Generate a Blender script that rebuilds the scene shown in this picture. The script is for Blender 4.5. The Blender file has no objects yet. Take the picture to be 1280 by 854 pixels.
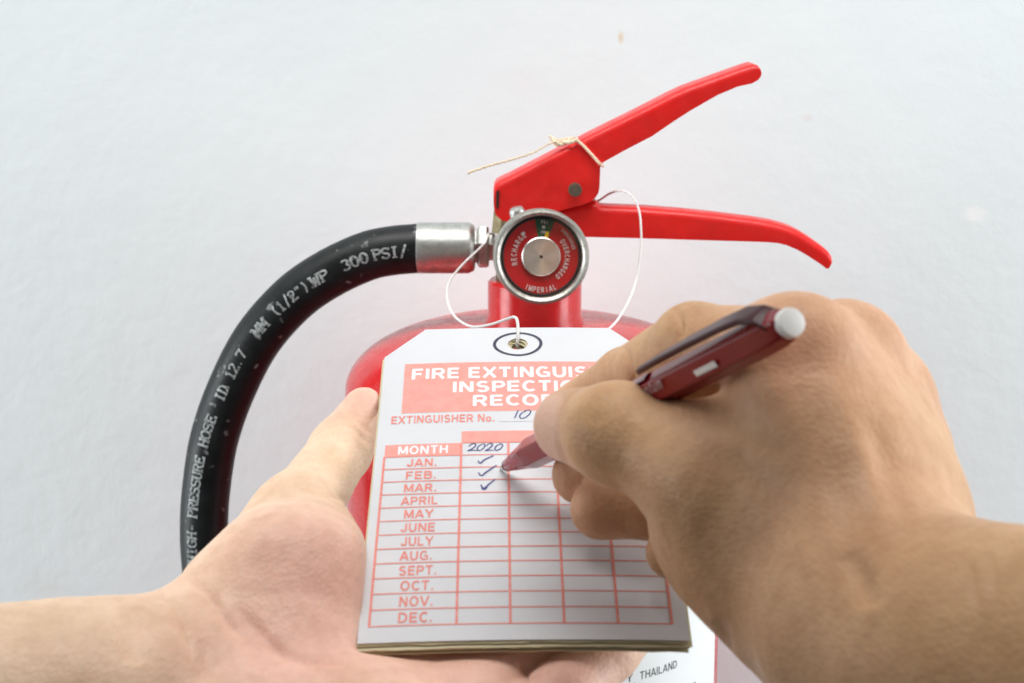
import bpy, bmesh, math, random
import numpy as np
from mathutils import Vector, Matrix

# ------------------------------------------------------------------ camera
scene = bpy.context.scene
COL = scene.collection
FPX = 2228.0                      # focal length in photo pixels (1280 wide)
PITCH = math.radians(12.0)
CAM = np.array([0.0, 0.0, 1.60])
CX = np.array([1.0, 0, 0])
CF = np.array([0, math.cos(PITCH), -math.sin(PITCH)])
CU = np.array([0, math.sin(PITCH), math.cos(PITCH)])
cam_d = bpy.data.cameras.new('camera')
cam = bpy.data.objects.new('camera', cam_d)
COL.objects.link(cam)
cam.location = CAM
cam.rotation_euler = (math.pi / 2 - PITCH, 0, 0)
cam_d.sensor_width = 36.0
cam_d.lens = FPX / 1280 * 36.0
cam_d.clip_start = 0.01
cam_d.clip_end = 50
cam_d.dof.use_dof = True
cam_d.dof.focus_distance = 0.56
cam_d.dof.aperture_fstop = 30.0
scene.camera = cam

# ------------------------------------------------------------------ light
world = bpy.data.worlds.new('World')
scene.world = world
world.use_nodes = True
bg = world.node_tree.nodes['Background']
bg.inputs[0].default_value = (0.93, 0.96, 1.0, 1)
bg.inputs[1].default_value = 0.10


def area(name, loc, target, size, power, color=(1, 1, 1), size_y=None, spread=180):
    l = bpy.data.lights.new(name, 'AREA')
    l.energy = power
    l.color = color
    l.size = size
    l.spread = math.radians(spread)
    if size_y:
        l.shape = 'RECTANGLE'
        l.size_y = size_y
    o = bpy.data.objects.new(name, l)
    COL.objects.link(o)
    o.location = loc
    d = Vector(target) - Vector(loc)
    o.rotation_euler = d.to_track_quat('-Z', 'Y').to_euler()
    return o


area('ceiling_lamp', (-0.10, 0.43, 2.45), (-0.05, 0.76, 1.50), 1.8, 6.1, (1.0, 0.985, 0.96), 0.4, 88)
area('left_wall_fill', (-1.20, 0.52, 1.22), (-0.10, 0.86, 1.24), 0.6, 3.7, (0.93, 0.975, 1.0), 1.2, 70)  # added off-frame lamp, narrowed to brighten the wall from the left
area('right_side_fill', (1.20, 0.48, 1.45), (-0.15, 0.84, 1.28), 0.5, 14, (0.94, 0.975, 1.0), 1.2)  # added off-frame lamp, brightens wall and hand back from the right

scene.view_settings.view_transform = 'Standard'
scene.view_settings.look = 'None'
scene.view_settings.exposure = 0.06
scene.view_settings.gamma = 1.0
scene.view_settings.use_curve_mapping = False
scene.render.engine = 'CYCLES'
scene.cycles.use_denoising = True
scene.cycles.max_bounces = 8

random.seed(4)
np.random.seed(4)


# ------------------------------------------------------------------ pixel helpers
def P(px, py, d):
    """photo pixel + depth along the view axis -> world point"""
    return CAM + d * (CF + (px - 640) / FPX * CX + (427 - py) / FPX * CU)


def PY(px, py, y):
    """photo pixel -> point of the vertical plane Y = y"""
    v = (427 - py) / FPX
    d = y / (math.cos(PITCH) + v * math.sin(PITCH))
    return P(px, py, d)


def to_px(V):
    R = np.asarray(V) - CAM
    z = R @ CF
    return np.stack([640 + FPX * (R @ CX) / z, 427 - FPX * (R @ CU) / z, z], -1)


# tag plane, solved from the printed table (76 x 134 mm card)
def c2w(v):
    return v[0] * CX + v[1] * CU + v[2] * CF


TO = CAM + c2w((0.0026665, -0.06840583, 0.40762944))
TU = c2w((0.99995517, 0.00849742, 0.00417814))
TV = c2w((-0.00809898, 0.53889721, 0.8423326))
TN = -c2w((0.00490606, -0.84232867, 0.53894187))     # up, towards the camera
TU, TV, TN = [a / np.linalg.norm(a) for a in (TU, TV, TN)]
TW, TL = 0.0762, 0.134


def tag_bend(u, v):
    return -0.55 * u * u + 0.0006 * np.sin(v * 46 + 0.6)


def T(u, v, w=0.0):
    """tag coordinates (metres) -> world, following the bend of the card"""
    return TO + u * TU + v * TV + (w + tag_bend(u, v)) * TN


def tag_uv(px, py):
    o, d = CAM, P(px, py, 1.0) - CAM
    w = 0.0
    for _ in range(4):
        t = (w - (o - TO) @ TN) / (d @ TN)
        q = o + t * d - TO
        u, v = q @ TU, q @ TV
        w = tag_bend(u, v)
    return u, v


HOLE_V = tag_uv(645.5, 430)[1]
RING_R = (tag_uv(645, 416.5)[1] - tag_uv(645, 444)[1]) / 2


def tag_depth(px, py):
    u, v = tag_uv(px, py)
    return (T(u, v) - CAM) @ CF


# ------------------------------------------------------------------ materials
def mat(name, color, rough=0.5, metal=0.0, **kw):
    m = bpy.data.materials.new(name)
    m.use_nodes = True
    b = m.node_tree.nodes['Principled BSDF']
    b.inputs['Base Color'].default_value = (*color, 1)
    b.inputs['Roughness'].default_value = rough
    b.inputs['Metallic'].default_value = metal
    for k, v in kw.items():
        b.inputs[k.replace('_', ' ')].default_value = v
    return m


def nodes(m):
    nt = m.node_tree
    return nt, nt.nodes, nt.links, nt.nodes['Principled BSDF']


def noise(m, scale, detail=3, rough=0.55):
    nt, N, L, b = nodes(m)
    tc = N.new('ShaderNodeTexCoord')
    n = N.new('ShaderNodeTexNoise')
    n.inputs['Scale'].default_value = scale
    n.inputs['Detail'].default_value = detail
    n.inputs['Roughness'].default_value = rough
    L.new(tc.outputs['Object'], n.inputs['Vector'])
    return n.outputs['Fac']


def ramp(m, fac, stops):
    nt, N, L, b = nodes(m)
    r = N.new('ShaderNodeValToRGB')
    el = r.color_ramp.elements
    while len(el) < len(stops):
        el.new(0.5)
    for e, (p, c) in zip(el, stops):
        e.position = p
        e.color = (*c, 1) if len(c) == 3 else c
    L.new(fac, r.inputs[0])
    return r.outputs[0]


def mix(m, fac, a, b_, mode='MIX'):
    nt, N, L, b = nodes(m)
    x = N.new('ShaderNodeMix')
    x.data_type = 'RGBA'
    x.blend_type = mode
    for sock, val in ((x.inputs[0], fac), (x.inputs[6], a), (x.inputs[7], b_)):
        if isinstance(val, (int, float)):
            sock.default_value = val
        elif isinstance(val, tuple):
            sock.default_value = (*val, 1)
        else:
            L.new(val, sock)
    return x.outputs[2]


def bump(m, fac, strength, dist):
    nt, N, L, b = nodes(m)
    bp = N.new('ShaderNodeBump')
    bp.inputs['Strength'].default_value = strength
    bp.inputs['Distance'].default_value = dist
    L.new(fac, bp.inputs['Height'])
    if b.inputs['Normal'].is_linked:
        L.new(b.inputs['Normal'].links[0].from_socket, bp.inputs['Normal'])
    L.new(bp.outputs[0], b.inputs['Normal'])


def setc(m, out, sock='Base Color'):
    nt, N, L, b = nodes(m)
    L.new(out, b.inputs[sock])


def spot(m, point, radius, scale=(1, 1, 1)):
    """soft round mask round an object-space point (for a stain)"""
    nt, N, L, b = nodes(m)
    tc = N.new('ShaderNodeTexCoord')
    mp = N.new('ShaderNodeMapping')
    mp.inputs['Location'].default_value = [-p * s for p, s in zip(point, scale)]
    mp.inputs['Scale'].default_value = scale
    L.new(tc.outputs['Object'], mp.inputs['Vector'])
    ln = N.new('ShaderNodeVectorMath')
    ln.operation = 'LENGTH'
    L.new(mp.outputs[0], ln.inputs[0])
    mr = N.new('ShaderNodeMapRange')
    mr.interpolation_type = 'SMOOTHSTEP'
    mr.inputs['From Min'].default_value = radius
    mr.inputs['From Max'].default_value = 0
    L.new(ln.outputs['Value'], mr.inputs['Value'])
    return mr.outputs[0]


# red enamel
def red_paint(name, col, rough):
    m = mat(name, col, rough, 0, Coat_Weight=0.12, Coat_Roughness=0.15, Specular_IOR_Level=0.35)
    n = noise(m, 90, 4)
    setc(m, ramp(m, n, [(0.3, tuple(c * 0.88 for c in col)), (0.7, tuple(min(1, c * 1.06) for c in col))]))
    sc_ = ramp(m, noise(m, 420, 5, 0.75), [(0.66, (0, 0, 0)), (0.74, (0.55, 0.55, 0.55))])
    nt, N, L, b = nodes(m)
    bw_ = N.new('ShaderNodeRGBToBW'); L.new(sc_, bw_.inputs[0])
    setc(m, mix(m, bw_.outputs[0], b.inputs['Base Color'].links[0].from_socket, tuple(min(1, c * 1.1 + 0.07) for c in col)))
    bump(m, noise(m, 350, 2), 0.12, 0.0006)
    r = ramp(m, noise(m, 160, 4), [(0.3, (rough - 0.08,) * 3), (0.75, (rough + 0.15,) * 3)])
    setc(m, r, 'Roughness')
    return m


M = {}
M['red_handle'] = red_paint('red handle enamel', (0.68, 0.014, 0.012), 0.40)
M['red_body'] = red_paint('red cylinder enamel', (0.52, 0.018, 0.020), 0.22)


def steel(name, col, rough, scale):
    m = mat(name, col, rough, 1.0)
    n = noise(m, scale, 5, 0.65)
    setc(m, ramp(m, n, [(0.3, tuple(c * 0.6 for c in col)), (0.62, col)]))
    setc(m, ramp(m, n, [(0.3, (rough + 0.2,) * 3), (0.7, (rough,) * 3)]), 'Roughness')
    bump(m, n, 0.25, 0.0004)
    return m


M['steel'] = steel('galvanised steel', (0.60, 0.61, 0.58), 0.34, 220)
M['bezel'] = steel('bezel steel', (0.50, 0.49, 0.44), 0.38, 400)
M['brass'] = steel('tarnished brass', (0.24, 0.20, 0.12), 0.42, 300)
M['darkpin'] = steel('dark pin steel', (0.26, 0.22, 0.17), 0.45, 500)
M['dial_red'] = mat('dial red', (0.62, 0.012, 0.018), 0.35)
M['dial_green'] = mat('dial green', (0.004, 0.10, 0.05), 0.4)
M['dial_yellow'] = mat('needle yellow', (0.85, 0.50, 0.02), 0.4)
M['dial_white'] = mat('dial print white', (0.80, 0.70, 0.68), 0.5)
M['dark'] = mat('near-black matte', (0.012, 0.008, 0.008), 0.8)
m = mat('hub steel', (0.86, 0.80, 0.77), 0.24, 0.9, Anisotropic=0.9)
nt, N, L, b = nodes(m)
tg = N.new('ShaderNodeTangent'); tg.direction_type = 'RADIAL'; tg.axis = 'Z'
L.new(tg.outputs[0], b.inputs['Tangent'])
M['hub'] = m
m = mat('gauge glass', (1, 1, 1), 0.03, 0, IOR=1.25)
nt, N, L, b = nodes(m)
tr = N.new('ShaderNodeBsdfTransparent'); gl = N.new('ShaderNodeBsdfGlossy'); gl.inputs['Roughness'].default_value = 0.06
fr = N.new('ShaderNodeFresnel'); fr.inputs[0].default_value = 1.45; mx = N.new('ShaderNodeMixShader')
L.new(fr.outputs[0], mx.inputs[0]); L.new(tr.outputs[0], mx.inputs[1]); L.new(gl.outputs[0], mx.inputs[2])
L.new(mx.outputs[0], N['Material Output'].inputs['Surface'])
M['glass'] = m
# rubber
m = mat('black rubber', (0.010, 0.011, 0.012), 0.42, 0, Specular_IOR_Level=0.3)
n = noise(m, 60, 6, 0.7)
n2 = noise(m, 900, 2)
base = ramp(m, n, [(0.35, (0.004, 0.005, 0.0055)), (0.72, (0.014, 0.017, 0.018))])
sp = ramp(m, noise(m, 210, 2, 0.4), [(0.68, (0, 0, 0)), (0.74, (0.7, 0.7, 0.7))])
nt, N, L, b = nodes(m)
bwn = N.new('ShaderNodeRGBToBW'); L.new(sp, bwn.inputs[0])
setc(m, mix(m, bwn.outputs[0], base, (0.25, 0.27, 0.27)))
setc(m, ramp(m, n, [(0.3, (0.36,) * 3), (0.7, (0.58,) * 3)]), 'Roughness')
bump(m, n2, 0.15, 0.0003)
M['rubber'] = m
m = mat('hose print white', (0.55, 0.58, 0.58), 0.6)
setc(m, ramp(m, noise(m, 700, 4, 0.7), [(0.36, (0.07, 0.075, 0.075)), (0.60, (0.40, 0.43, 0.43))]))
M['hose_print'] = m
# paper
def paper(name, col):
    m = mat(name, col, 0.5, 0, Specular_IOR_Level=0.25)
    n = noise(m, 45, 5, 0.6)
    setc(m, ramp(m, n, [(0.3, tuple(c * 0.935 for c in col)), (0.65, col)]))
    bump(m, noise(m, 500, 3), 0.05, 0.0004)
    return m
M['paper'] = paper('white tag card', (0.705, 0.715, 0.745))
M['card'] = paper('cream card', (0.66, 0.60, 0.40))
m = mat('coral print ink', (0.82, 0.235, 0.19), 0.5)
setc(m, ramp(m, noise(m, 900, 3, 0.7), [(0.28, (0.86, 0.36, 0.31)), (0.5, (0.80, 0.23, 0.185))]))
M['ink_red'] = m
m = mat('coral ink paled by glare', (0.86, 0.33, 0.28), 0.45)  # same ink as the table lines, with glare painted into the paler colour
setc(m, ramp(m, noise(m, 300, 4, 0.7), [(0.28, (0.87, 0.38, 0.33)), (0.6, (0.85, 0.32, 0.27))]))
M['ink_box'] = m
m = mat('white print', (0.87, 0.85, 0.87), 0.45)
M['ink_white'] = m
M['ink_pen'] = mat('blue pen ink', (0.035, 0.045, 0.22), 0.5)
M['ink_dark'] = mat('dark ring ink', (0.035, 0.035, 0.07), 0.5)
M['ink_pale'] = mat('pale grey line ink', (0.45, 0.42, 0.46), 0.5)
M['label'] = paper('label white', (0.82, 0.84, 0.84))
M['label_ink'] = mat('label black ink', (0.03, 0.035, 0.04), 0.5)
# strings
def twine(name, col):
    m = mat(name, col, 0.8)
    nt, N, L, b = nodes(m)
    tc = N.new('ShaderNodeTexCoord')
    w = N.new('ShaderNodeTexWave'); w.inputs['Scale'].default_value = 420; w.inputs['Distortion'].default_value = 1.5
    w.bands_direction = 'DIAGONAL'
    L.new(tc.outputs['Object'], w.inputs['Vector'])
    setc(m, ramp(m, w.outputs['Fac'], [(0.2, tuple(c * 0.75 for c in col)), (0.7, col)]))
    bump(m, w.outputs['Fac'], 0.5, 0.0004)
    return m
M['string'] = twine('white cotton string', (0.82, 0.80, 0.78))
M['twine'] = twine('tan twine', (0.86, 0.72, 0.52))
# pen
M['pen'] = mat('dark red pen plastic', (0.23, 0.002, 0.007), 0.16, 0, Specular_IOR_Level=0.38)
M['pen_clip'] = mat('clip plastic', (0.05, 0.004, 0.008), 0.3, 0, Specular_IOR_Level=0.25)
M['pen_bright'] = mat('red pen body', (0.32, 0.004, 0.018), 0.16, 0, Specular_IOR_Level=0.35)
M['pen_white'] = mat('white plastic plug', (0.86, 0.85, 0.82), 0.3)
M['pen_tip'] = mat('pen tip metal', (0.6, 0.58, 0.55), 0.25, 1.0)
M['pen_print'] = mat('silver print', (0.36, 0.22, 0.23), 0.35)
M['pen_band'] = mat('mauve band', (0.30, 0.16, 0.17), 0.35)
# wall
m = mat('painted plaster', (0.78, 0.80, 0.80), 0.75)
n = noise(m, 7, 6, 0.6)
base = ramp(m, n, [(0.3, (0.735, 0.805, 0.818)), (0.7, (0.765, 0.828, 0.838))])
n3 = ramp(m, noise(m, 38, 3, 0.5), [(0.66, (0, 0, 0)), (0.78, (1, 1, 1))])
nt, N, L, b = nodes(m)
bw = N.new('ShaderNodeRGBToBW'); L.new(n3, bw.inputs[0])
ml = N.new('ShaderNodeMath'); ml.operation = 'MULTIPLY'; ml.inputs[1].default_value = 0.16; L.new(bw.outputs[0], ml.inputs[0])
base = mix(m, ml.outputs[0], base, (0.70, 0.74, 0.74))
WALL_Y = 0.843
st = PY(776, 47, WALL_Y)
base = mix(m, spot(m, st, 0.0032, (1.6, 1, 0.75)), base, (0.70, 0.60, 0.44))
for px, py, r, c in ((1010, 147, 0.004, (0.72, 0.74, 0.74)), (1218, 268, 0.009, (0.85, 0.87, 0.87)),
                     (657, 105, 0.012, (0.745, 0.785, 0.80)), (60, 738, 0.02, (0.74, 0.78, 0.78))):
    base = mix(m, spot(m, PY(px, py, WALL_Y), r, (1, 1, 1.4)), base, c)
setc(m, base)
bump(m, noise(m, 60, 5, 0.6), 0.22, 0.002)
M['wall'] = m


# ------------------------------------------------------------------ object helpers
def link(name, me, parent=None, material=None, smooth=None):
    o = bpy.data.objects.new(name, me)
    COL.objects.link(o)
    if material is not None:
        me.materials.append(M[material] if isinstance(material, str) else material)
    if parent is not None:
        o.parent = parent
        o.matrix_parent_inverse = parent.matrix_basis.inverted()
    if smooth is not None:
        me.polygons.foreach_set('use_smooth', [True] * len(me.polygons))
        if smooth < 180:
            try:
                me.set_sharp_from_angle(angle=math.radians(smooth))
            except Exception:
                pass
    return o


def mesh(name, verts, faces, parent=None, material=None, smooth=None):
    me = bpy.data.meshes.new(name)
    me.from_pydata([tuple(map(float, v)) for v in verts], [], faces)
    me.validate()
    bm = bmesh.new(); bm.from_mesh(me)
    bmesh.ops.recalc_face_normals(bm, faces=bm.faces)
    bm.to_mesh(me); bm.free()
    return link(name, me, parent, material, smooth)


def empty(name, loc, label, cat, group=None):
    o = bpy.data.objects.new(name, None)
    o.empty_display_size = 0.02
    COL.objects.link(o)
    o.location = tuple(map(float, loc))
    tag(o, label, cat, group)
    return o


def tag(o, label, cat, group=None):
    o['label'] = label
    o['category'] = cat
    if group:
        o['group'] = group


class MB:
    def __init__(self):
        self.v, self.f = [], []

    def add(self, verts, faces):
        k = len(self.v)
        self.v += [np.asarray(v, float) for v in verts]
        self.f += [tuple(i + k for i in f) for f in faces]

    def build(self, name, parent=None, material=None, smooth=None):
        return mesh(name, self.v, self.f, parent, material, smooth)


def lathe(profile, origin, axis, seg=64, ref=None):
    """profile [(r, h)] spun round axis through origin -> verts, faces"""
    axis = np.asarray(axis, float); axis /= np.linalg.norm(axis)
    ref = np.asarray(ref if ref is not None else ((0, 0, 1) if abs(axis[2]) < 0.9 else (1, 0, 0)), float)
    a = np.cross(axis, ref); a /= np.linalg.norm(a)
    b = np.cross(axis, a)
    V, F = [], []
    for r, h in profile:
        for i in range(seg):
            t = 2 * math.pi * i / seg
            V.append(origin + axis * h + r * (math.cos(t) * a + math.sin(t) * b))
    for j in range(len(profile) - 1):
        for i in range(seg):
            k = (i + 1) % seg
            F.append((j * seg + i, j * seg + k, (j + 1) * seg + k, (j + 1) * seg + i))
    if profile[0][0] > 1e-6:
        F.append(tuple(range(seg)))
    if profile[-1][0] > 1e-6:
        F.append(tuple((len(profile) - 1) * seg + i for i in range(seg)))
    return V, F


def spline(pts, n):
    """Catmull-Rom through the points, resampled to n even steps"""
    p = np.asarray(pts, float)
    q = np.vstack([2 * p[0] - p[1], p, 2 * p[-1] - p[-2]])
    out = []
    for i in range(1, len(q) - 2):
        for t in np.linspace(0, 1, 24, endpoint=False):
            a, b_, c, d = q[i - 1], q[i], q[i + 1], q[i + 2]
            out.append(0.5 * (2 * b_ + (c - a) * t + (2 * a - 5 * b_ + 4 * c - d) * t * t + (3 * b_ - a - 3 * c + d) * t ** 3))
    out.append(p[-1])
    out = np.array(out)
    s = np.concatenate([[0], np.cumsum(np.linalg.norm(np.diff(out, axis=0), axis=1))])
    t = np.linspace(0, s[-1], n)
    return np.stack([np.interp(t, s, out[:, k]) for k in range(out.shape[1])], 1), t


def tube(path, r, seg=12, cap=True):
    path = np.asarray(path, float)
    n = len(path)
    tan = np.gradient(path, axis=0)
    tan /= np.linalg.norm(tan, axis=1)[:, None]
    u = np.cross(tan[0], (0.13, 0.97, 0.2)); u /= np.linalg.norm(u)
    V, F = [], []
    rr = np.broadcast_to(r, (n,))
    for i in range(n):
        u = u - tan[i] * (u @ tan[i]); u /= np.linalg.norm(u)
        w = np.cross(tan[i], u)
        for k in range(seg):
            t = 2 * math.pi * k / seg
            V.append(path[i] + rr[i] * (math.cos(t) * u + math.sin(t) * w))
    for i in range(n - 1):
        for k in range(seg):
            q = (k + 1) % seg
            F.append((i * seg + k, i * seg + q, (i + 1) * seg + q, (i + 1) * seg + k))
    if cap:
        F.append(tuple(range(seg)))
        F.append(tuple((n - 1) * seg + k for k in range(seg)))
    return V, F


def ribbon(pts, w):
    """flat stroke of width w along a 2-D polyline -> verts2d, faces"""
    p = np.asarray(pts, float)
    t = np.gradient(p, axis=0)
    t /= np.linalg.norm(t, axis=1)[:, None] + 1e-12
    nrm = np.stack([-t[:, 1], t[:, 0]], 1)
    ww = np.broadcast_to(w, (len(p),))[:, None]
    a, b_ = p + nrm * ww / 2, p - nrm * ww / 2
    n = len(p)
    return np.vstack([a, b_]), [(i, i + 1, n + i + 1, n + i) for i in range(n - 1)]


def circ(cx, cy, rx, ry, a0, a1, n=14):
    return [(cx + rx * math.cos(math.radians(a0 + (a1 - a0) * i / n)), cy + ry * math.sin(math.radians(a0 + (a1 - a0) * i / n))) for i in range(n + 1)]


# bold sans letters as pen strokes: name -> (width, strokes), cap height 6
SANS = {
    'A': (4.6, [[(0, 0), (2.3, 6)], [(4.6, 0), (2.3, 6)], [(0.9, 1.8), (3.7, 1.8)]]),
    'B': (4.2, [[(0.4, 0), (0.4, 6)], [(0.4, 5.5), (2.3, 5.5)] + circ(2.5, 4.35, 1.2, 1.15, 90, -90) + [(0.4, 3.2)], [(2.3, 3.2)] + circ(2.6, 1.85, 1.4, 1.35, 90, -90) + [(0.4, 0.5)]]),
    'C': (4.1, [circ(2.4, 3, 2.0, 2.6, 45, 315, 22)]),
    'D': (4.5, [[(0.4, 0), (0.4, 6)], [(0.4, 5.5), (1.9, 5.5)] + circ(2.0, 3, 2.1, 2.5, 90, -90, 18) + [(0.4, 0.5)]]),
    'E': (3.9, [[(0.4, 0), (0.4, 6)], [(0.4, 5.5), (3.9, 5.5)], [(0.4, 3.05), (3.6, 3.05)], [(0.4, 0.5), (3.9, 0.5)]]),
    'F': (3.7, [[(0.4, 0), (0.4, 6)], [(0.4, 5.5), (3.7, 5.5)], [(0.4, 2.95), (3.3, 2.95)]]),
    'G': (4.8, [circ(2.4, 3, 2.0, 2.6, 45, 300, 22), [(2.5, 2.7), (4.4, 2.7)], [(4.3, 2.9), (4.3, 0.2)]]),
    'H': (4.4, [[(0.4, 0), (0.4, 6)], [(4.0, 0), (4.0, 6)], [(0.4, 3.1), (4.0, 3.1)]]),
    'I': (0.9, [[(0.45, 0), (0.45, 6)]]),
    'J': (3.5, [[(3.0, 6), (3.0, 2.0)] + circ(1.7, 1.9, 1.3, 1.4, 0, -180, 12)]),
    'L': (3.6, [[(0.4, 0), (0.4, 6)], [(0.4, 0.5), (3.6, 0.5)]]),
    'M': (5.4, [[(0.4, 0), (0.4, 6)], [(5.0, 0), (5.0, 6)], [(0.5, 6), (2.7, 0.6)], [(4.9, 6), (2.7, 0.6)]]),
    'N': (4.5, [[(0.4, 0), (0.4, 6)], [(4.1, 0), (4.1, 6)], [(0.5, 5.9), (4.0, 0.1)]]),
    'O': (5.0, [circ(2.5, 3, 2.1, 2.6, 0, 360, 28)]),
    'P': (4.0, [[(0.4, 0), (0.4, 6)], [(0.4, 5.5), (2.3, 5.5)] + circ(2.4, 4.1, 1.4, 1.4, 90, -90) + [(0.4, 2.7)]]),
    'Q': (5.0, [circ(2.5, 3, 2.1, 2.6, 0, 360, 28), [(2.8, 1.5), (4.6, -0.2)]]),
    'R': (4.4, [[(0.4, 0), (0.4, 6)], [(0.4, 5.5), (2.4, 5.5)] + circ(2.5, 4.15, 1.35, 1.35, 90, -90) + [(0.4, 2.8)], [(2.4, 2.8), (4.1, 0)]]),
    'S': (4.2, [circ(2.1, 4.3, 1.55, 1.3, 30, 250, 14) + circ(2.1, 1.7, 1.65, 1.35, 80, -155, 16)]),
    'T': (4.2, [[(2.1, 0), (2.1, 6)], [(0, 5.5), (4.2, 5.5)]]),
    'U': (4.4, [[(0.4, 6), (0.4, 2.3)] + circ(2.2, 2.25, 1.8, 1.85, 180, 360, 16) + [(4.0, 6)]]),
    'V': (4.5, [[(0, 6), (2.25, 0)], [(4.5, 6), (2.25, 0)]]),
    'W': (6.2, [[(0, 6), (1.5, 0)], [(3.1, 6), (1.5, 0)], [(3.1, 6), (4.7, 0)], [(6.2, 6), (4.7, 0)]]),
    'X': (4.4, [[(0.1, 0), (4.3, 6)], [(4.3, 0), (0.1, 6)]]),
    'Y': (4.5, [[(0, 6), (2.25, 2.8)], [(4.5, 6), (2.25, 2.8)], [(2.25, 0), (2.25, 2.9)]]),
    'Z': (4.2, [[(0.2, 5.5), (4.0, 5.5)], [(3.9, 5.5), (0.3, 0.5)], [(0.2, 0.5), (4.1, 0.5)]]),
    'o': (3.6, [circ(1.8, 2.0, 1.45, 1.6, 0, 360, 20)]),
    'a': (3.6, [circ(1.7, 1.9, 1.35, 1.5, 0, 360, 20), [(3.1, 0), (3.1, 3.7)]]),
    'n': (3.6, [[(0.4, 0), (0.4, 3.8)], [(0.4, 2.4)] + circ(1.8, 2.2, 1.3, 1.3, 160, 0, 10) + [(3.1, 0)]]),
    'u': (3.6, [[(0.4, 3.8), (0.4, 1.6)] + circ(1.7, 1.6, 1.3, 1.2, 180, 340, 10), [(3.1, 0), (3.1, 3.8)]]),
    'm': (5.4, [[(0.4, 0), (0.4, 3.8)], [(0.4, 2.6)] + circ(1.5, 2.5, 1.05, 1.0, 160, 0, 8) + [(2.6, 0)], [(2.6, 2.6)] + circ(3.8, 2.5, 1.05, 1.0, 160, 0, 8) + [(4.9, 0)]]),
    't': (2.4, [[(1.1, 0.2), (1.1, 5.2)], [(0, 3.6), (2.3, 3.6)], [(1.1, 0.5), (2.2, 0.4)]]),
    'z': (3.0, [[(0.1, 3.5), (2.9, 3.5)], [(2.8, 3.5), (0.2, 0.4)], [(0.1, 0.4), (2.9, 0.4)]]),
    '0': (4.0, [circ(2.0, 3, 1.6, 2.6, 0, 360, 24)]),
    '1': (2.4, [[(1.6, 0), (1.6, 6)], [(0.2, 4.6), (1.6, 5.7)]]),
    '5': (4.0, [[(0.6, 5.5), (3.6, 5.5)], [(0.7, 5.5), (0.5, 3.0)], circ(1.9, 1.95, 1.7, 1.5, 130, -150, 14)]),
    '9': (4.0, [circ(2.0, 4.1, 1.5, 1.5, 0, 360, 18), [(3.5, 4.0), (3.3, 1.6)] + circ(1.9, 1.6, 1.4, 1.2, 0, -140, 8)]),
    '.': (1.1, [[(0.05, 0.5), (1.05, 0.5)]]),
    ',': (1.1, [[(0.6, 0.9), (0.2, -0.9)]]),
    '-': (2.4, [[(0.2, 2.6), (2.2, 2.6)]]),
}


def stroke_pieces(st_, w, step=0.7):
    """split a pen stroke at sharp corners, subdivide it, return ribbons"""
    p = [np.array(q, float) for q in st_]
    p = [p[0]] + [b_ for a, b_ in zip(p, p[1:]) if np.linalg.norm(b_ - a) > 1e-6]
    runs, cur = [], [p[0]]
    for i in range(1, len(p)):
        cur.append(p[i])
        if i < len(p) - 1:
            a, b_ = p[i] - p[i - 1], p[i + 1] - p[i]
            if a @ b_ / (np.linalg.norm(a) * np.linalg.norm(b_)) < 0.7:
                runs.append(cur); cur = [p[i]]
    runs.append(cur)
    out = []
    for k, r in enumerate(runs):
        r = list(r)
        if k > 0:
            d_ = r[0] - r[1]; r[0] = r[0] + d_ / np.linalg.norm(d_) * w * 0.45
        if k < len(runs) - 1:
            d_ = r[-1] - r[-2]; r[-1] = r[-1] + d_ / np.linalg.norm(d_) * w * 0.45
        q = [r[0]]
        for a, b_ in zip(r, r[1:]):
            n = max(1, int(math.ceil(np.linalg.norm(b_ - a) / step)))
            q += [a + (b_ - a) * t / n for t in range(1, n + 1)]
        if len(q) == 2:
            q = [q[0], (q[0] + q[1]) / 2, q[1]]
        out.append(ribbon(q, w))
    return out


def sans(s, cap, width=None, weight=1.1, gap=1.0):
    """text centred on 0,0 -> list of ribbons (verts2d, faces)"""
    x = 0.0
    prims = []
    for ch in s:
        if ch == ' ':
            x += 2.4
            continue
        w, strokes = SANS[ch]
        for st_ in strokes:
            for v, f in stroke_pieces(st_, weight):
                prims.append((v + np.array([x, 0]), f))
        x += w + gap + weight * 0.25
    x -= gap + weight * 0.25
    ky = cap / 6.0
    kx = ky if width is None else width / x
    return [((v - np.array([x / 2, 3.0])) * np.array([kx, ky]), f) for v, f in prims]


def put(mb, prims, fn, step=0.000004):
    """map flat ribbons through fn(x, y, extra lift); overlapping strokes are staggered"""
    for k, (v, f) in enumerate(prims):
        e = (k % 6) * step
        mb.add([fn(x, y, e) for x, y in v], f)


# ------------------------------------------------------------------ wall
g = []
wall = mesh('wall', [(-2.2, WALL_Y, 0.0), (2.2, WALL_Y, 0.0), (2.2, WALL_Y, 3.1), (-2.2, WALL_Y, 3.1),
                     (-2.2, WALL_Y + 0.1, 0.0), (2.2, WALL_Y + 0.1, 0.0), (2.2, WALL_Y + 0.1, 3.1), (-2.2, WALL_Y + 0.1, 3.1)],
            [(0, 1, 2, 3), (4, 5, 6, 7), (0, 1, 5, 4), (3, 2, 6, 7), (0, 3, 7, 4), (1, 2, 6, 5)], None, 'wall')
wall['kind'] = 'structure'

# ------------------------------------------------------------------ extinguisher
AX_Y = 0.749
AX_X = PY(668, 480, AX_Y)[0]
RB = 0.0815


def zpx(py, y=AX_Y):
    return PY(640, py, y)[2]


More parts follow.
